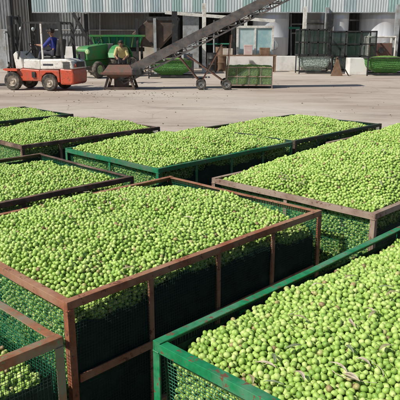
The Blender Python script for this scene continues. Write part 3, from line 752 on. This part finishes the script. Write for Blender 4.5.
def cage(x0,x1,yt,ybt,Y,label,depth=1.1):
    a,b_ = at(x0,yt,Y),at(x1,yt,Y); z1 = a.z; z0_ = at(x0,ybt,Y).z; w = (b_.x-a.x)/2
    t = thing('dark_cage',label,'cage',((a.x+b_.x)/2,Y+depth/2,z0_),0,'stacked dark cages'); h = z1-z0_; hd = depth/2
    mb = MB()
    for z in (0.02,h/2,h-.02):
        for sy in (-1,1): mb.bar((-w,sy*hd,z),(w,sy*hd,z),.06)
        for sx in (-1,1): mb.bar((sx*w,-hd,z),(sx*w,hd,z),.06)
    for sx in (-1,-.33,.33,1):
        for sy in (-1,1): mb.bar((sx*w,sy*hd,0),(sx*w,sy*hd,h),.06)
    mb.build('frame','blacks',t)
    for sy in (-1,1):
        mb = MB(); net(mb,(-w,sy*hd,0),(1,0,0),(0,0,1),2*w,h,.034,.010); mb.build('net_panel','net_dark_shade',t,recalc=False)
    for sx in (-1,1):
        mb = MB(); net(mb,(sx*w,-hd,0),(0,1,0),(0,0,1),depth,h,.045,.007); mb.build('net_panel','net_dark_shade',t,recalc=False)
    return t
Yc = gp(300,74).y
cage(300,328,29,55.4,Yc,'left dark mesh cage stacked on the pale net bin')
cage(331,377,31,57,Yc+.9,'right dark mesh cage behind the tripod prop and the bright white block')
# second pale bin carrying the right cage
net_bin(332,376,57.3,72,None,'baggrey','blacks','pale net bin behind the tripod prop and white block, under the right dark cage')
# tripod prop
tp = thing('tripod_prop','brown triangular prop of leaning boards beside the bright white block','prop',gp(337,76))
mb = MB(); mb.prism([(-.30,0),(.26,0),(.02,.74),(-.06,.74)],-.03,.03); mb.build('board','wood',tp)
mb = MB(); mb.bar((.0,.02,.84),(.52,-.05,0.02),.09,.05); mb.build('leg','blacks',tp)
mb = MB(); mb.bar((-.02,.05,.84),(-.05,.6,0.02),.07,.05); mb.build('leg','wood',tp)

# far olive crate in the yard
pc = gp(250,88.5); far = copy_tree(proto,pc+Vector((0,.6,0)),math.radians(-4),'mesh crate of olives standing alone in the yard under the conveyor head','mesh crates of olives')
style(far,'rust2','netgrey')
for c in kids(far):
    if c.name.startswith('painted_shade_sheet'): bpy.data.objects.remove(c)
    elif c.name.startswith('net_panel'): remat(c,'netgrey')
heap(pc+Vector((0,.6,0)),math.radians(-4),'olives in the crate standing alone in the yard',-.02,.06,33)

# ---------------------------------------------------------------- conveyor
YC = gp(120,90).y+.5
def cv(px,py): return at(px,py,YC)
cvt = thing('belt_conveyor','long dark inclined belt conveyor with rusty feed hopper on a wheeled undercarriage','conveyor',(cv(120,90).x,YC,0))
lo, hi = cv(122,78), cv(292,-9); d = (hi-lo).normalized(); nrm = Vector((-d.z,0,d.x))
for sy in (-1,1):
    mb = MB(); off = Vector((0,sy*.36,0)); mb.bar(lo+off+nrm*.10,hi+off+nrm*.10,.03,.30,up=(-d.z,0,d.x)); part(mb,'side_panel','conv',cvt)
    mb = MB(); mb.bar(lo+off-nrm*.20,hi+off-nrm*.20,.05,.05,up=(-d.z,0,d.x)); 
    L = (hi-lo).length; n = 16
    for i in range(n):
        a = lo+d*L*i/n; b_ = lo+d*L*(i+1)/n
        mb.bar(a+off+nrm*(-.05),b_+off-nrm*.2,.03); mb.bar(a+off-nrm*.2,a+off-nrm*.05,.03)
    part(mb,'truss','conv',cvt)
mb = MB(); mb.bar(lo+nrm*.10,hi+nrm*.10,.62,.02,up=(-d.z,0,d.x)); mb.bar(lo-nrm*.08,hi-nrm*.08,.62,.02,up=(-d.z,0,d.x))
for i in range(60):
    a = lo+d*L*(i+.5)/60; mb.bar(a+nrm*.13+Vector((0,-.28,0)),a+nrm*.13+Vector((0,.28,0)),.02,.05)
part(mb,'belt','belt',cvt)
for c in (lo,hi):
    mb = MB(); mb.tube(c+Vector((0,-.34,0)),c+Vector((0,.34,0)),.11,n=18); part(mb,'end_drum','blacks',cvt,smooth=True)
for i in range(1,12):
    a = lo+d*L*i/12-nrm*.10; mb = MB(); mb.tube(a+Vector((0,-.4,0)),a+Vector((0,.4,0)),.03,n=8); part(mb,'roller','lightsteel',cvt)
mb = MB(); a = lo+d*L*.10-nrm*.05; mb.box((a.x-.18,YC-.62,a.z-.12),(a.x+.14,YC-.40,a.z+.12)); part(mb,'motor','blacks',cvt,bevel=.04)
# feed hopper at the low end
cx = cv(121,80).x; z1_ = Z(63,YC); zr = z1_
mb = MB(); r1,r2 = .68,.28; zz0,zz1,zz2 = .42,z1_-.32,z1_
def ringp(rx,ry,z): return [(cx-rx,YC-ry,z),(cx+rx,YC-ry,z),(cx+rx,YC+ry,z),(cx-rx,YC+ry,z)]
for (A_,B_) in ((ringp(.24,.26,.35),ringp(.55,.55,zz1)),(ringp(.55,.55,zz1),ringp(.34,.38,zz2-.04))):
    o = len(mb.v); mb.v += A_+B_
    for i in range(4): j=(i+1)%4; mb.f.append((o+i,o+j,o+4+j,o+4+i))
mb.box((cx-.59,YC-.59,zz1-.03),(cx+.59,YC-.552,zz1+.04)); mb.box((cx-.59,YC+.552,zz1-.03),(cx+.59,YC+.59,zz1+.04))
mb.box((cx-.59,YC-.55,zz1-.03),(cx-.552,YC+.55,zz1+.04)); mb.box((cx+.552,YC-.55,zz1-.03),(cx+.59,YC+.55,zz1+.04))
hop = part(mb,'feed_hopper','hopper',cvt)
mb = MB()
for sx in (-1,1):
    for sy in (-1,1): mb.bar((cx+sx*.5,YC+sy*.45,0),(cx+sx*.36,YC+sy*.40,zz1-.1),.07)
mb.box((cx-.20,YC-.24,.05),(cx+.24,YC+.24,.40)); mb.bar((cx-.48,YC-.45,.05),(cx+.48,YC-.45,.05),.07); mb.bar((cx-.48,YC+.45,.05),(cx+.48,YC+.45,.05),.07); part(mb,'hopper_stand','bighopper',cvt)
# undercarriage: crossing legs, struts, wheels
w1,w2 = gp(201,84.5),gp(226,85.5)
def wheel_mb(r,w): 
    mb = MB(); mb.lathe((0,0,0),(0,1,0),[(r*.55,-w/2),(r*.9,-w/2),(r,-w*.3),(r,w*.3),(r*.9,w/2),(r*.55,w/2)],22); return mb
def rim_mb(r,w):
    mb = MB(); mb.lathe((0,0,0),(0,1,0),[(.01,-w*.25),(r*.2,-w*.42),(r*.25,-w*.2),(r*.5,-w*.2),(r*.56,-w*.46),(r*.56,w*.46),(r*.5,w*.2),(.01,w*.2)],22); return mb
for (wx,yy) in ((X(201,YC,84),-.45),(X(226,YC,84),-.45),(X(201,YC,84),.45),(X(226,YC,84),.45)):
    o = part(wheel_mb(.17,.12),'wheel','rubber',cvt,smooth=True); o.matrix_parent_inverse = Matrix(); o.location = Vector((wx,YC+yy,.17))-cvt.location
    o2 = rim_mb(.17,.12).build('rim','lightsteel',o,smooth=True)
for sy in (-.42,.42):
    mb = MB(); o_ = Vector((0,sy,0))
    xa,xb = X(201,YC,84),X(226,YC,84)
    mb.bar((xa,YC+sy,.2),Vector((cv(180,62).x,YC+sy,cv(180,62).z+.15)),.035)
    mb.bar((xb,YC+sy*.95,.2),Vector((cv(187,58).x,YC+sy*.95,cv(187,58).z+.1)),.04)
    mb.bar((xb,YC+sy,.2),Vector((cv(231,38).x,YC+sy,cv(231,38).z+.1)),.03)
    mb.bar((xa,YC+sy*.9,.2),Vector((cv(222,44).x,YC+sy*.9,cv(222,44).z)),.03)
    part(mb,'undercarriage','hopper',cvt)
mb = MB(); mb.tube((xa,YC-.5,.17),(xa,YC+.5,.17),.03); mb.tube((xb,YC-.5,.17),(xb,YC+.5,.17),.03); part(mb,'axle','blacks',cvt)

# ---------------------------------------------------------------- big receiving hopper
YR = 29.5
rh = thing('receiving_hopper','big dark brown receiving hopper with sloping left side standing on tall posts','hopper',(X(160,YR),YR,0))
def rp(px,py): p = at(px,py,YR); return (p.x,p.z)
mb = MB(); mb.prism([rp(150,19.5),rp(178,19.5),rp(177,30),rp(160,48),rp(142,46),rp(134,34)],YR-.9,YR+.9); part(mb,'hopper_body','bighopper',rh,bevel=.03)
mb = MB(); a,b_ = at(148,20,YR),at(179,20,YR); mb.box((a.x,YR-.95,a.z-.05),(b_.x,YR-.905,a.z+.12)); mb.box((a.x,YR+.905,a.z-.05),(b_.x,YR+.95,a.z+.12)); part(mb,'rim','blacks',rh)
for (px,w,m) in ((157,.13,'lightsteel'),(176,.26,'blacks'),(140,.12,'blacks')):
    for sy in (-1,1):
        x = X(px,YR); mb = MB(); mb.box((x-w/2,YR+sy*1.02-w/2,0),(x+w/2,YR+sy*1.02+w/2,Z(19,YR))); part(mb,'support_post',m,rh)

# ---------------------------------------------------------------- tractor
YT = gp(95,77).y
tr = thing('green_tractor','green tractor with round pale headlamps parked nose towards the yard','tractor',(X(97,YT,70),YT,0),math.radians(62))
# local: x backwards? nose at -x, length along x
def tbox(name,mat,a,b_,bev=.03,par=tr): mb = MB(); mb.box(a,b_); return mb.build(name,mat,par,bevel=bev)
mb = MB(); mb.prism([(-1.0,.75),(-1.02,1.18),(-.9,1.32),(.5,1.45),(.5,.8)],-.30,.30); mb.build('bonnet','tractor',tr,bevel=.05)
tbox('grille','blacks',(-1.045,-.2,.8),(-1.022,.2,1.12),.005)
for sy in (-1,1):
    mb = MB(); mb.lathe((-1.03,sy*.33,1.12),(-1,0,0),[(.01,.06),(.09,.05),(.11,0),(.06,-.1),(.01,-.12)],16); mb.build('headlight','pgreen',tr,smooth=True)
tbox('chassis','tractor',(-1.0,-.16,.5),(1.2,.16,.76))
tbox('front_weight','pgreen',(-1.25,-.22,.48),(-1.03,.22,.72))
mb = MB(); mb.box((-.85,-.65,.36),(-.72,.65,.46)); mb.build('front_axle','blacks',tr)
for (x,sy,r,w) in ((-.78,-1,.36,.2),(-.78,1,.36,.2),(.85,-1,.66,.36),(.85,1,.66,.36)):
    o = wheel_mb(r,w).build('wheel','rubber',tr,smooth=True); o.location = (x,sy*.68,r)
    rim_mb(r,w).build('rim','pgreen',o,smooth=True)
    if r > .5:
        lug = MB()
        for i in range(18):
            a = i/18*6.283; c = Vector((math.cos(a)*r*.99,0,math.sin(a)*r*.99)); c2 = Vector((math.cos(a+.12)*r*.99,w*.45,math.sin(a+.12)*r*.99)); c3 = Vector((c2.x,-w*.45,c2.z)); lug.bar(c,c2,.05); lug.bar(c,c3,.05)
        lug.build('tread','rubber',o)
for sy in (-1,1):
    mb = MB(); n = 9
    for i in range(n+1):
        a = math.radians(15+150*i/n); mb.v += [(.85+.74*math.cos(a),sy*.48,.66+.74*math.sin(a)),(.85+.74*math.cos(a),sy*.90,.66+.74*math.sin(a))]
    for i in range(n): mb.f.append((2*i,2*i+1,2*i+3,2*i+2))
    o = mb.build('mudguard','tractor',tr); md = o.modifiers.new('s','SOLIDIFY'); md.thickness = .03
mb = MB(); mb.box((.55,-.24,.95),(1.0,.24,1.07)); mb.box((.95,-.24,1.07),(1.05,.24,1.45)); mb.build('seat','blacks',tr,bevel=.03)
mb = MB(); mb.tube((.1,0,1.35),(.32,0,1.6),.025); mb.lathe((.32,0,1.6),(.6,0,.8),[(.16,-.015),(.19,0),(.16,.015),(.145,0),(.16,-.015)],18); mb.build('steering_wheel','blacks',tr,smooth=True)
mb = MB(); mb.tube((-.3,.18,1.35),(-.3,.18,1.95),.035); mb.build('exhaust_pipe','blacks',tr,smooth=True)
for o in kids(tr):
    pass
# green tipping trailer
YL = YT+2.4
tl = thing('tipping_trailer','teal green tipping trailer right behind the tractor','trailer',(X(118,YL,50),YL,0),math.radians(6))
w = 26/ (F/ (YL*CP+.4)); z0_,z1_ = Z(47,YL),Z(36,YL)
mb = MB(); mb.hexa([(-w*.8,-.7,z0_),(w*.75,-.7,z0_),(w*.75,.7,z0_),(-w*.8,.7,z0_),(-w,-.85,z1_),(w,-.85,z1_),(w,.85,z1_),(-w,.85,z1_)]); mb.build('tub','teal',tl,bevel=.03)
mb = MB()
for i in range(7):
    x = -w*.8+i*w*1.6/6; mb.bar((x,-.73,z0_),(x*1.12,-.88,z1_),.05)
mb.box((-w-.04,-.9,z1_-.04),(w+.04,-.855,z1_+.05)); mb.build('ribs','tractor',tl)
mb = MB(); mb.box((-w,-.3,z0_-.2),(w,.3,z0_-.02)); mb.build('chassis','blacks',tl)
for sx in (-.4,.45):
    for sy in (-1,1):
        o = wheel_mb(.42,.24).build('wheel','rubber',tl,smooth=True); o.location = (sx*w,sy*.8,.42); rim_mb(.42,.24).build('rim','lightsteel',o,smooth=True)

# ---------------------------------------------------------------- forklift
pf = gp(54,91.0); fk = thing('forklift','orange-red and white forklift with a driver at the left edge','forklift',pf+Vector((0,.55,0)),math.radians(-14))
# local: origin under the rear axle, nose towards -x
def fbox(name,mat,a,b_,bev=.03,par=fk): mb = MB(); mb.box(a,b_); return mb.build(name,mat,par,bevel=bev)
mb = MB(); mb.prism([(-1.15,.30),(-1.22,.62),(-.95,.70),(-.35,.66),(-.32,.30)],-.50,.50); mb.build('front_body','red',fk,bevel=.03)
mb = MB(); mb.prism([(-.33,.28),(-.33,.66),(.36,.66),(.36,.28),(.30,.28),(.26,.46),(.10,.58),(-.10,.58),(-.26,.46),(-.30,.28)],-.54,.54); mb.build('side_body','red',fk,bevel=.015)
mb = MB(); mb.prism([(.37,.20),(.37,.72),(.82,.70),(.86,.55),(.84,.28),(.78,.20)],-.53,.53); mb.build('rear_weight','red',fk,bevel=.05)
mb = MB(); mb.prism([(-.30,.665),(-.30,1.0),(.62,1.02),(.80,.95),(.86,.70)],-.53,.53); mb.build('engine_cover','white',fk,bevel=.05)
mb = MB(); mb.prism([(-.92,.71),(-.90,1.0),(-.31,.98),(-.31,.67)],-.50,.50); mb.build('step_panel','white',fk,bevel=.03)
mb = MB()
for i in range(5): mb.box((.50,-.545,.72+.045*i),(.74,-.532,.745+.045*i))
mb.box((.862,-.3,.75),(.872,.3,.92)); mb.build('vent','blacks',fk)
mb = MB(); mb.prism([(-1.22,.625),(-1.30,1.15),(-1.18,1.25),(-1.0,1.0),(-.96,.71)],-.46,.46); mb.build('dashboard','white',fk,bevel=.03)
mb = MB(); mb.box((-.32,-.27,1.0),(.14,.27,1.10)); mb.prism([(.10,1.10),(.22,1.10),(.30,1.62),(.20,1.64)],-.25,.25); mb.build('seat','blacks',fk,bevel=.03)
mb = MB(); mb.tube((-1.08,0,1.12),(-.80,0,1.38),.025); mb.lathe((-.80,0,1.38),(.7,0,.7),[(.15,-.015),(.18,0),(.15,.015),(.135,0),(.15,-.015)],20); mb.build('steering_wheel','blacks',fk,smooth=True)
# overhead guard
mb = MB()
for sy in (-.44,.44):
    mb.bar((-1.12,sy,1.0),(-.88,sy,2.14),.055); mb.bar((.47,sy,1.0),(.42,sy,2.12),.085)
    mb.bar((-.9,sy,2.14),(.46,sy,2.12),.06)
for i in range(9): x = -.86+i*.155; mb.bar((x,-.44,2.15),(x,.44,2.15),.03,.03)
mb.build('overhead_guard','blacks',fk)
mb = MB(); mb.bar((-.22,-.47,1.0),(-.22,-.47,2.1),.05); mb.build('lamp_pole','white',fk)
for (x,y,r,w) in ((-1.32+.0,-.46,.30,.20),(-1.32,.46,.30,.20),(0,-.46,.27,.17),(0,.46,.27,.17)):
    o = wheel_mb(r,w).build('wheel','rubber',fk,smooth=True); o.location = (x,y-.06*(1 if y<0 else -1),r); rim_mb(r,w).build('rim','cream',o,smooth=True)
mb = MB(); mb.prism([(-1.62,.66),(-1.58,.70),(-1.1,.70),(-1.1,.62),(-1.5,.62)],-.62,-.40); mb.prism([(-1.62,.66),(-1.58,.70),(-1.1,.70),(-1.1,.62),(-1.5,.62)],.40,.62); mb.build('front_mudguard','red',fk)
# mast, carriage, forks
mb = MB()
for sy in (-.30,.30): mb.box((-1.70,sy-.05,.12),(-1.58,sy+.05,2.35))
for z in (.3,1.4,2.25): mb.box((-1.68,-.25,z),(-1.60,.25,z+.10))
mb.build('mast','blacks',fk)
mb = MB()
for sy in (-.20,.20): mb.box((-1.64,sy-.035,.2),(-1.57,sy+.035,2.40))
mb.tube((-1.60,0,.2),(-1.60,0,2.1),.05); mb.build('inner_mast','blacks',fk)
mb = MB(); 
for z in (.35,.75): mb.box((-1.78,-.45,z),(-1.71,.45,z+.09))
for i in range(6): y = -.42+.168*i; mb.bar((-1.75,y,.8),(-1.75,y,1.85),.035)
mb.bar((-1.75,-.46,1.85),(-1.75,.46,1.85),.05); mb.build('load_backrest','lightsteel',fk)
for sy in (-.28,.28):
    mb = MB(); mb.box((-1.83,sy-.055,.12),(-1.785,sy+.055,.9)); mb.box((-2.85,sy-.055,.10),(-1.785,sy+.055,.145)); mb.build('fork','blacks',fk)
for o_ in kids(fk):
    if o_.name.startswith(('mast','inner_mast','load_backrest','fork')): o_.location.x += .20
mb = MB(); mb.lathe((.50,0,1.20),(0,1,0),[(.01,-.38),(.12,-.36),(.15,-.3),(.15,.3),(.12,.36),(.01,.38)],20); pass
for sy in (-.38,.38):
    mb = MB(); mb.lathe((-.98,sy,1.95),(-1,0,0),[(.01,.03),(.06,.02),(.07,-.02),(.03,-.06),(.01,-.07)],14); mb.build('headlight','sheetw',fk,smooth=True)
mb = MB(); mb.tube((-1.40,-.12,1.2),(-1.30,-.12,.8),.016,n=8); mb.tube((-1.40,.10,1.9),(-1.28,.10,.75),.016,n=8); mb.tube((-1.40,-.02,1.7),(-1.28,-.02,.75),.012,n=8); mb.build('hydraulic_hose','rubber',fk,smooth=True)
mb = MB(); mb.box((-.62,-.545,.42),(-.50,-.502,.60)); mb.build('step','blacks',fk)
mb = MB(); mb.box((-.20,-.5335,.80),(.16,-.5315,.86)); mb.build('side_stripe','denim',fk)
mb = MB(); mb.tube((.70,.30,.95),(.70,.30,1.15),.03,n=10); mb.build('exhaust_pipe','blacks',fk,smooth=True)
mb = MB(); mb.lathe((.86,-.38,.80),(1,0,0),[(.01,.03),(.05,.025),(.055,-.01)],14); mb.build('rear_lamp','red',fk,smooth=True)

# ---------------------------------------------------------------- people
def skin_mesh(name, joints, edges, mat, parent, sub=2, flat=None):
    me = bpy.data.meshes.new(name); ks = list(joints)
    me.from_pydata([joints[k][0] for k in ks], [(ks.index(a),ks.index(b)) for a,b in edges], [])
    o = bpy.data.objects.new(name, me); C.objects.link(o)
    o.modifiers.new('skin','SKIN')
    if not me.skin_vertices: 
        bm_ = bmesh.new(); bm_.from_mesh(me); bm_.verts.layers.skin.verify(); bm_.to_mesh(me); bm_.free()
    sv = me.skin_vertices[0].data
    for i,k in enumerate(ks):
        r = joints[k][1]; sv[i].radius = r if isinstance(r,tuple) else (r,r)
        sv[i].use_root = (i == 0)
    s = o.modifiers.new('sub','SUBSURF'); s.levels = sub; s.render_levels = sub
    dg = bpy.context.evaluated_depsgraph_get(); dg.update()
    me2 = bpy.data.meshes.new_from_object(o.evaluated_get(dg)); me2.materials.clear(); me2.materials.append(M[mat])
    for p in me2.polygons: p.use_smooth = True
    o.modifiers.clear(); o.data = me2; o.parent = parent
    return o
def hand(joints, edges, side, wrist, dirv, palmn):
    d = Vector(dirv).normalized(); n = Vector(palmn).normalized(); s = d.cross(n).normalized()
    w = Vector(wrist); joints['palm'+side] = (w+d*.06, (.036,.02)); edges.append(('wrist'+side,'palm'+side))
    for i,(off,L) in enumerate(((-.030,.060),(-.010,.072),(.010,.068),(.030,.052))):
        b = w+d*.095+s*off; m = b+d*L*.55+n*.012; t = m+d*L*.25+n*.03
        joints[f'f{i}{side}'] = (b,.0095); joints[f'g{i}{side}'] = (m,.009); joints[f'h{i}{side}'] = (t,.0075)
        edges += [('palm'+side,f'f{i}{side}'),(f'f{i}{side}',f'g{i}{side}'),(f'g{i}{side}',f'h{i}{side}')]
    b = w+d*.04-s*.035; joints['th'+side] = (b,.011); joints['ti'+side] = (b+d*.04-s*.012+n*.012,.009)
    edges += [('palm'+side,'th'+side),('th'+side,'ti'+side)]
def person(label, root_loc, rz, J, shirt, trousers, handdirs):
    t = thing('person', label, 'person', root_loc, rz)
    R_ = {'pelvis':(.14,.11),'belly':(.135,.10),'chest':(.155,.11),'neck':.055,'headb':.06,'head':(.078,.09),'headt':(.07,.08)}
    joints = {}; edges = []
    for k in ('pelvis','belly','chest','neck','headb','head','headt'): joints[k] = (J[k], R_[k])
    edges += [('pelvis','belly'),('belly','chest'),('chest','neck'),('neck','headb'),('headb','head'),('head','headt')]
    for s in 'LR':
        joints['sh'+s] = (J['sh'+s],.062); joints['el'+s] = (J['el'+s],.042); joints['wrist'+s] = (J['wr'+s],.028)
        joints['hip'+s] = (J['hip'+s],.085); joints['kn'+s] = (J['kn'+s],.056); joints['an'+s] = (J['an'+s],.038); joints['toe'+s] = (J['toe'+s],.034)
        edges += [('chest','sh'+s),('sh'+s,'el'+s),('el'+s,'wrist'+s),('pelvis','hip'+s),('hip'+s,'kn'+s),('kn'+s,'an'+s),('an'+s,'toe'+s)]
        hand(joints, edges, s, J['wr'+s], *handdirs[s])
    body = skin_mesh('body', joints, edges, 'skin', t)
    fx = Vector(J['face']).normalized(); hc = Vector(J['head'])
    side = fx.cross(Vector((0,0,1))).normalized()
    # nose and ears join the body mesh
    mb = MB(); mb.ell(hc+fx*.098-Vector((0,0,.012)),(.014,.014,.024)); 
    for sg in (-1,1): mb.ell(hc+side*sg*.084-Vector((0,0,.01)),(.014,.014,.032))
    me = body.data; bm_ = bmesh.new(); bm_.from_mesh(me); o = [bm_.verts.new(v) for v in mb.v]
    for f in mb.f:
        try: bm_.faces.new([o[i] for i in f])
        except Exception: pass
    bmesh.ops.remove_doubles(bm_, verts=o, dist=1e-5)
    for f in bm_.faces: f.smooth = True
    bm_.to_mesh(me); bm_.free()
    for sg in (-1,1):
        mb = MB(); mb.ell(hc+fx*.085+side*sg*.032+Vector((0,0,.012)),(.009,.009,.009),10,6); mb.build('eye','eye',t,smooth=True)
    mb = MB(); mb.ell(hc+fx*.086-Vector((0,0,.055)),(.018,.018,.006),10,6); mb.build('mouth','hopper',t,smooth=True)
    mb = MB(); mb.ell(hc-fx*.022+Vector((0,0,.045)),(.092,.098,.088),18,12); mb.build('hair','hair',t,smooth=True)
    j2 = {'pelvis':(J['pelvis'],(.155,.13)),'belly':(J['belly'],(.155,.12)),'chest':(J['chest'],(.175,.13)),'neck':(Vector(J['chest']).lerp(Vector(J['neck']),.75),.075)}
    e2 = [('pelvis','belly'),('belly','chest'),('chest','neck')]
    for s in 'LR':
        mid = Vector(J['el'+s]).lerp(Vector(J['wr'+s]),.2)
        j2['sh'+s] = (J['sh'+s],.080); j2['el'+s] = (J['el'+s],.060); j2['cu'+s] = (mid,.056)
        e2 += [('chest','sh'+s),('sh'+s,'el'+s),('el'+s,'cu'+s)]
    skin_mesh('shirt', j2, e2, shirt, t)
    j3 = {'pelvis':(Vector(J['pelvis'])-Vector((0,0,.02)),(.150,.125))}; e3 = []
    for s in 'LR':
        j3['hip'+s] = (J['hip'+s],.105); j3['kn'+s] = (J['kn'+s],.074); j3['an'+s] = (Vector(J['kn'+s]).lerp(Vector(J['an'+s]),.9),.058)
        e3 += [('pelvis','hip'+s),('hip'+s,'kn'+s),('kn'+s,'an'+s)]
    skin_mesh('trousers', j3, e3, trousers, t)
    for s in 'LR':
        a = Vector(J['an'+s]); b = Vector(J['toe'+s]); skin_mesh('shoe', {'a':(a.lerp(b,-.25)-Vector((0,0,.02)),.045),'m':(a.lerp(b,.5)-Vector((0,0,.01)),.048),'b':(b,.042)}, [('a','m'),('m','b')], 'blacks', t)
    return t
# driver: local frame of the forklift, facing -x
mf = fk.matrix_basis.copy(); mf = Matrix.Translation(fk.location) @ Matrix.Rotation(math.radians(-14),4,'Z')
z = 1.20
Jd = dict(pelvis=(0.0,0,z),belly=(-.02,0,z+.17),chest=(-.06,0,z+.36),neck=(-.08,0,z+.50),headb=(-.10,0,z+.55),head=(-.12,0,z+.64),headt=(-.115,0,z+.72),
 shL=(-.07,.17,z+.42),shR=(-.07,-.17,z+.42),elL=(-.28,.24,z+.22),elR=(-.28,-.24,z+.20),wrL=(-.54,.15,z+.24),wrR=(-.54,-.15,z+.24),
 hipL=(-.06,.10,z-.01),hipR=(-.06,-.10,z-.01),knL=(-.46,.13,z+.02),knR=(-.46,-.13,z+.02),anL=(-.58,.13,z-.36),anR=(-.58,-.13,z-.36),toeL=(-.72,.13,z-.40),toeR=(-.72,-.13,z-.40),face=(-1,-.15,0))
person('driver in a blue shirt seated on the forklift with hands on the wheel', mf @ Vector((0,0,0)), math.radians(-14), Jd, 'blue','denim', {'L':((-1,-.2,.25),(0,0,-1)),'R':((-1,.2,.25),(0,0,-1))})
# worker behind the hopper, facing the camera and bent slightly to it
Jw = dict(pelvis=(0,.06,.90),belly=(0,-.02,1.06),chest=(0,-.14,1.23),neck=(0,-.23,1.35),headb=(0,-.27,1.39),head=(0,-.31,1.47),headt=(0,-.30,1.55),
 shL=(.17,-.17,1.29),shR=(-.17,-.17,1.29),elL=(.24,-.26,1.03),elR=(-.24,-.28,1.04),wrL=(.16,-.48,.95),wrR=(-.14,-.50,.97),
 hipL=(.09,.05,.87),hipR=(-.09,.05,.87),knL=(.11,-.03,.49),knR=(-.11,.02,.49),anL=(.12,0,.085),anR=(-.12,.05,.085),toeL=(.14,-.15,.045),toeR=(-.14,-.10,.045),face=(0,-1,-.1))
YW = YC+2.6
wloc = Vector((X(122,YW,50),YW,0))
person('worker in a pale yellow shirt standing behind the rusty feed hopper', wloc, 0, Jw, 'beige','denim', {'L':((-.3,-1,-.2),(0,0,-1)),'R':((.3,-1,-.2),(0,0,-1))})

# ---------------------------------------------------------------- light, sky, camera
s_az = Vector((-.87,-.49)).normalized(); el = math.radians(44)
sv = Vector((s_az.x*math.cos(el), s_az.y*math.cos(el), math.sin(el)))
sl = bpy.data.lights.new('sun','SUN'); sl.energy = 4.9; sl.angle = math.radians(.6); sl.color = (1,.95,.87)
so = bpy.data.objects.new('sun', sl); C.objects.link(so); so.rotation_euler = sv.to_track_quat('Z','Y').to_euler()
w = bpy.data.worlds.new('World'); bpy.context.scene.world = w; w.use_nodes = True; nt = w.node_tree
sk = nt.nodes.new('ShaderNodeTexSky'); sk.sky_type = 'NISHITA'; sk.sun_disc = False; sk.sun_elevation = el; sk.sun_rotation = math.atan2(s_az.x, s_az.y)
bg = nt.nodes['Background']; bg.inputs[1].default_value = .068; nt.links.new(sk.outputs[0], bg.inputs[0])
cd = bpy.data.cameras.new('camera'); cd.sensor_width = 36; cd.lens = 36*F/400; cd.clip_end = 1000; cd.clip_start = .05
co = bpy.data.objects.new('camera', cd); C.objects.link(co); co.location = (0,0,H); co.rotation_euler = (math.pi/2-P,0,0)
sc = bpy.context.scene; sc.camera = co
sc.view_settings.view_transform = 'Standard'; sc.view_settings.look = 'None'; sc.view_settings.gamma = 1; sc.view_settings.use_curve_mapping = False
sc.view_settings.exposure = 0.0
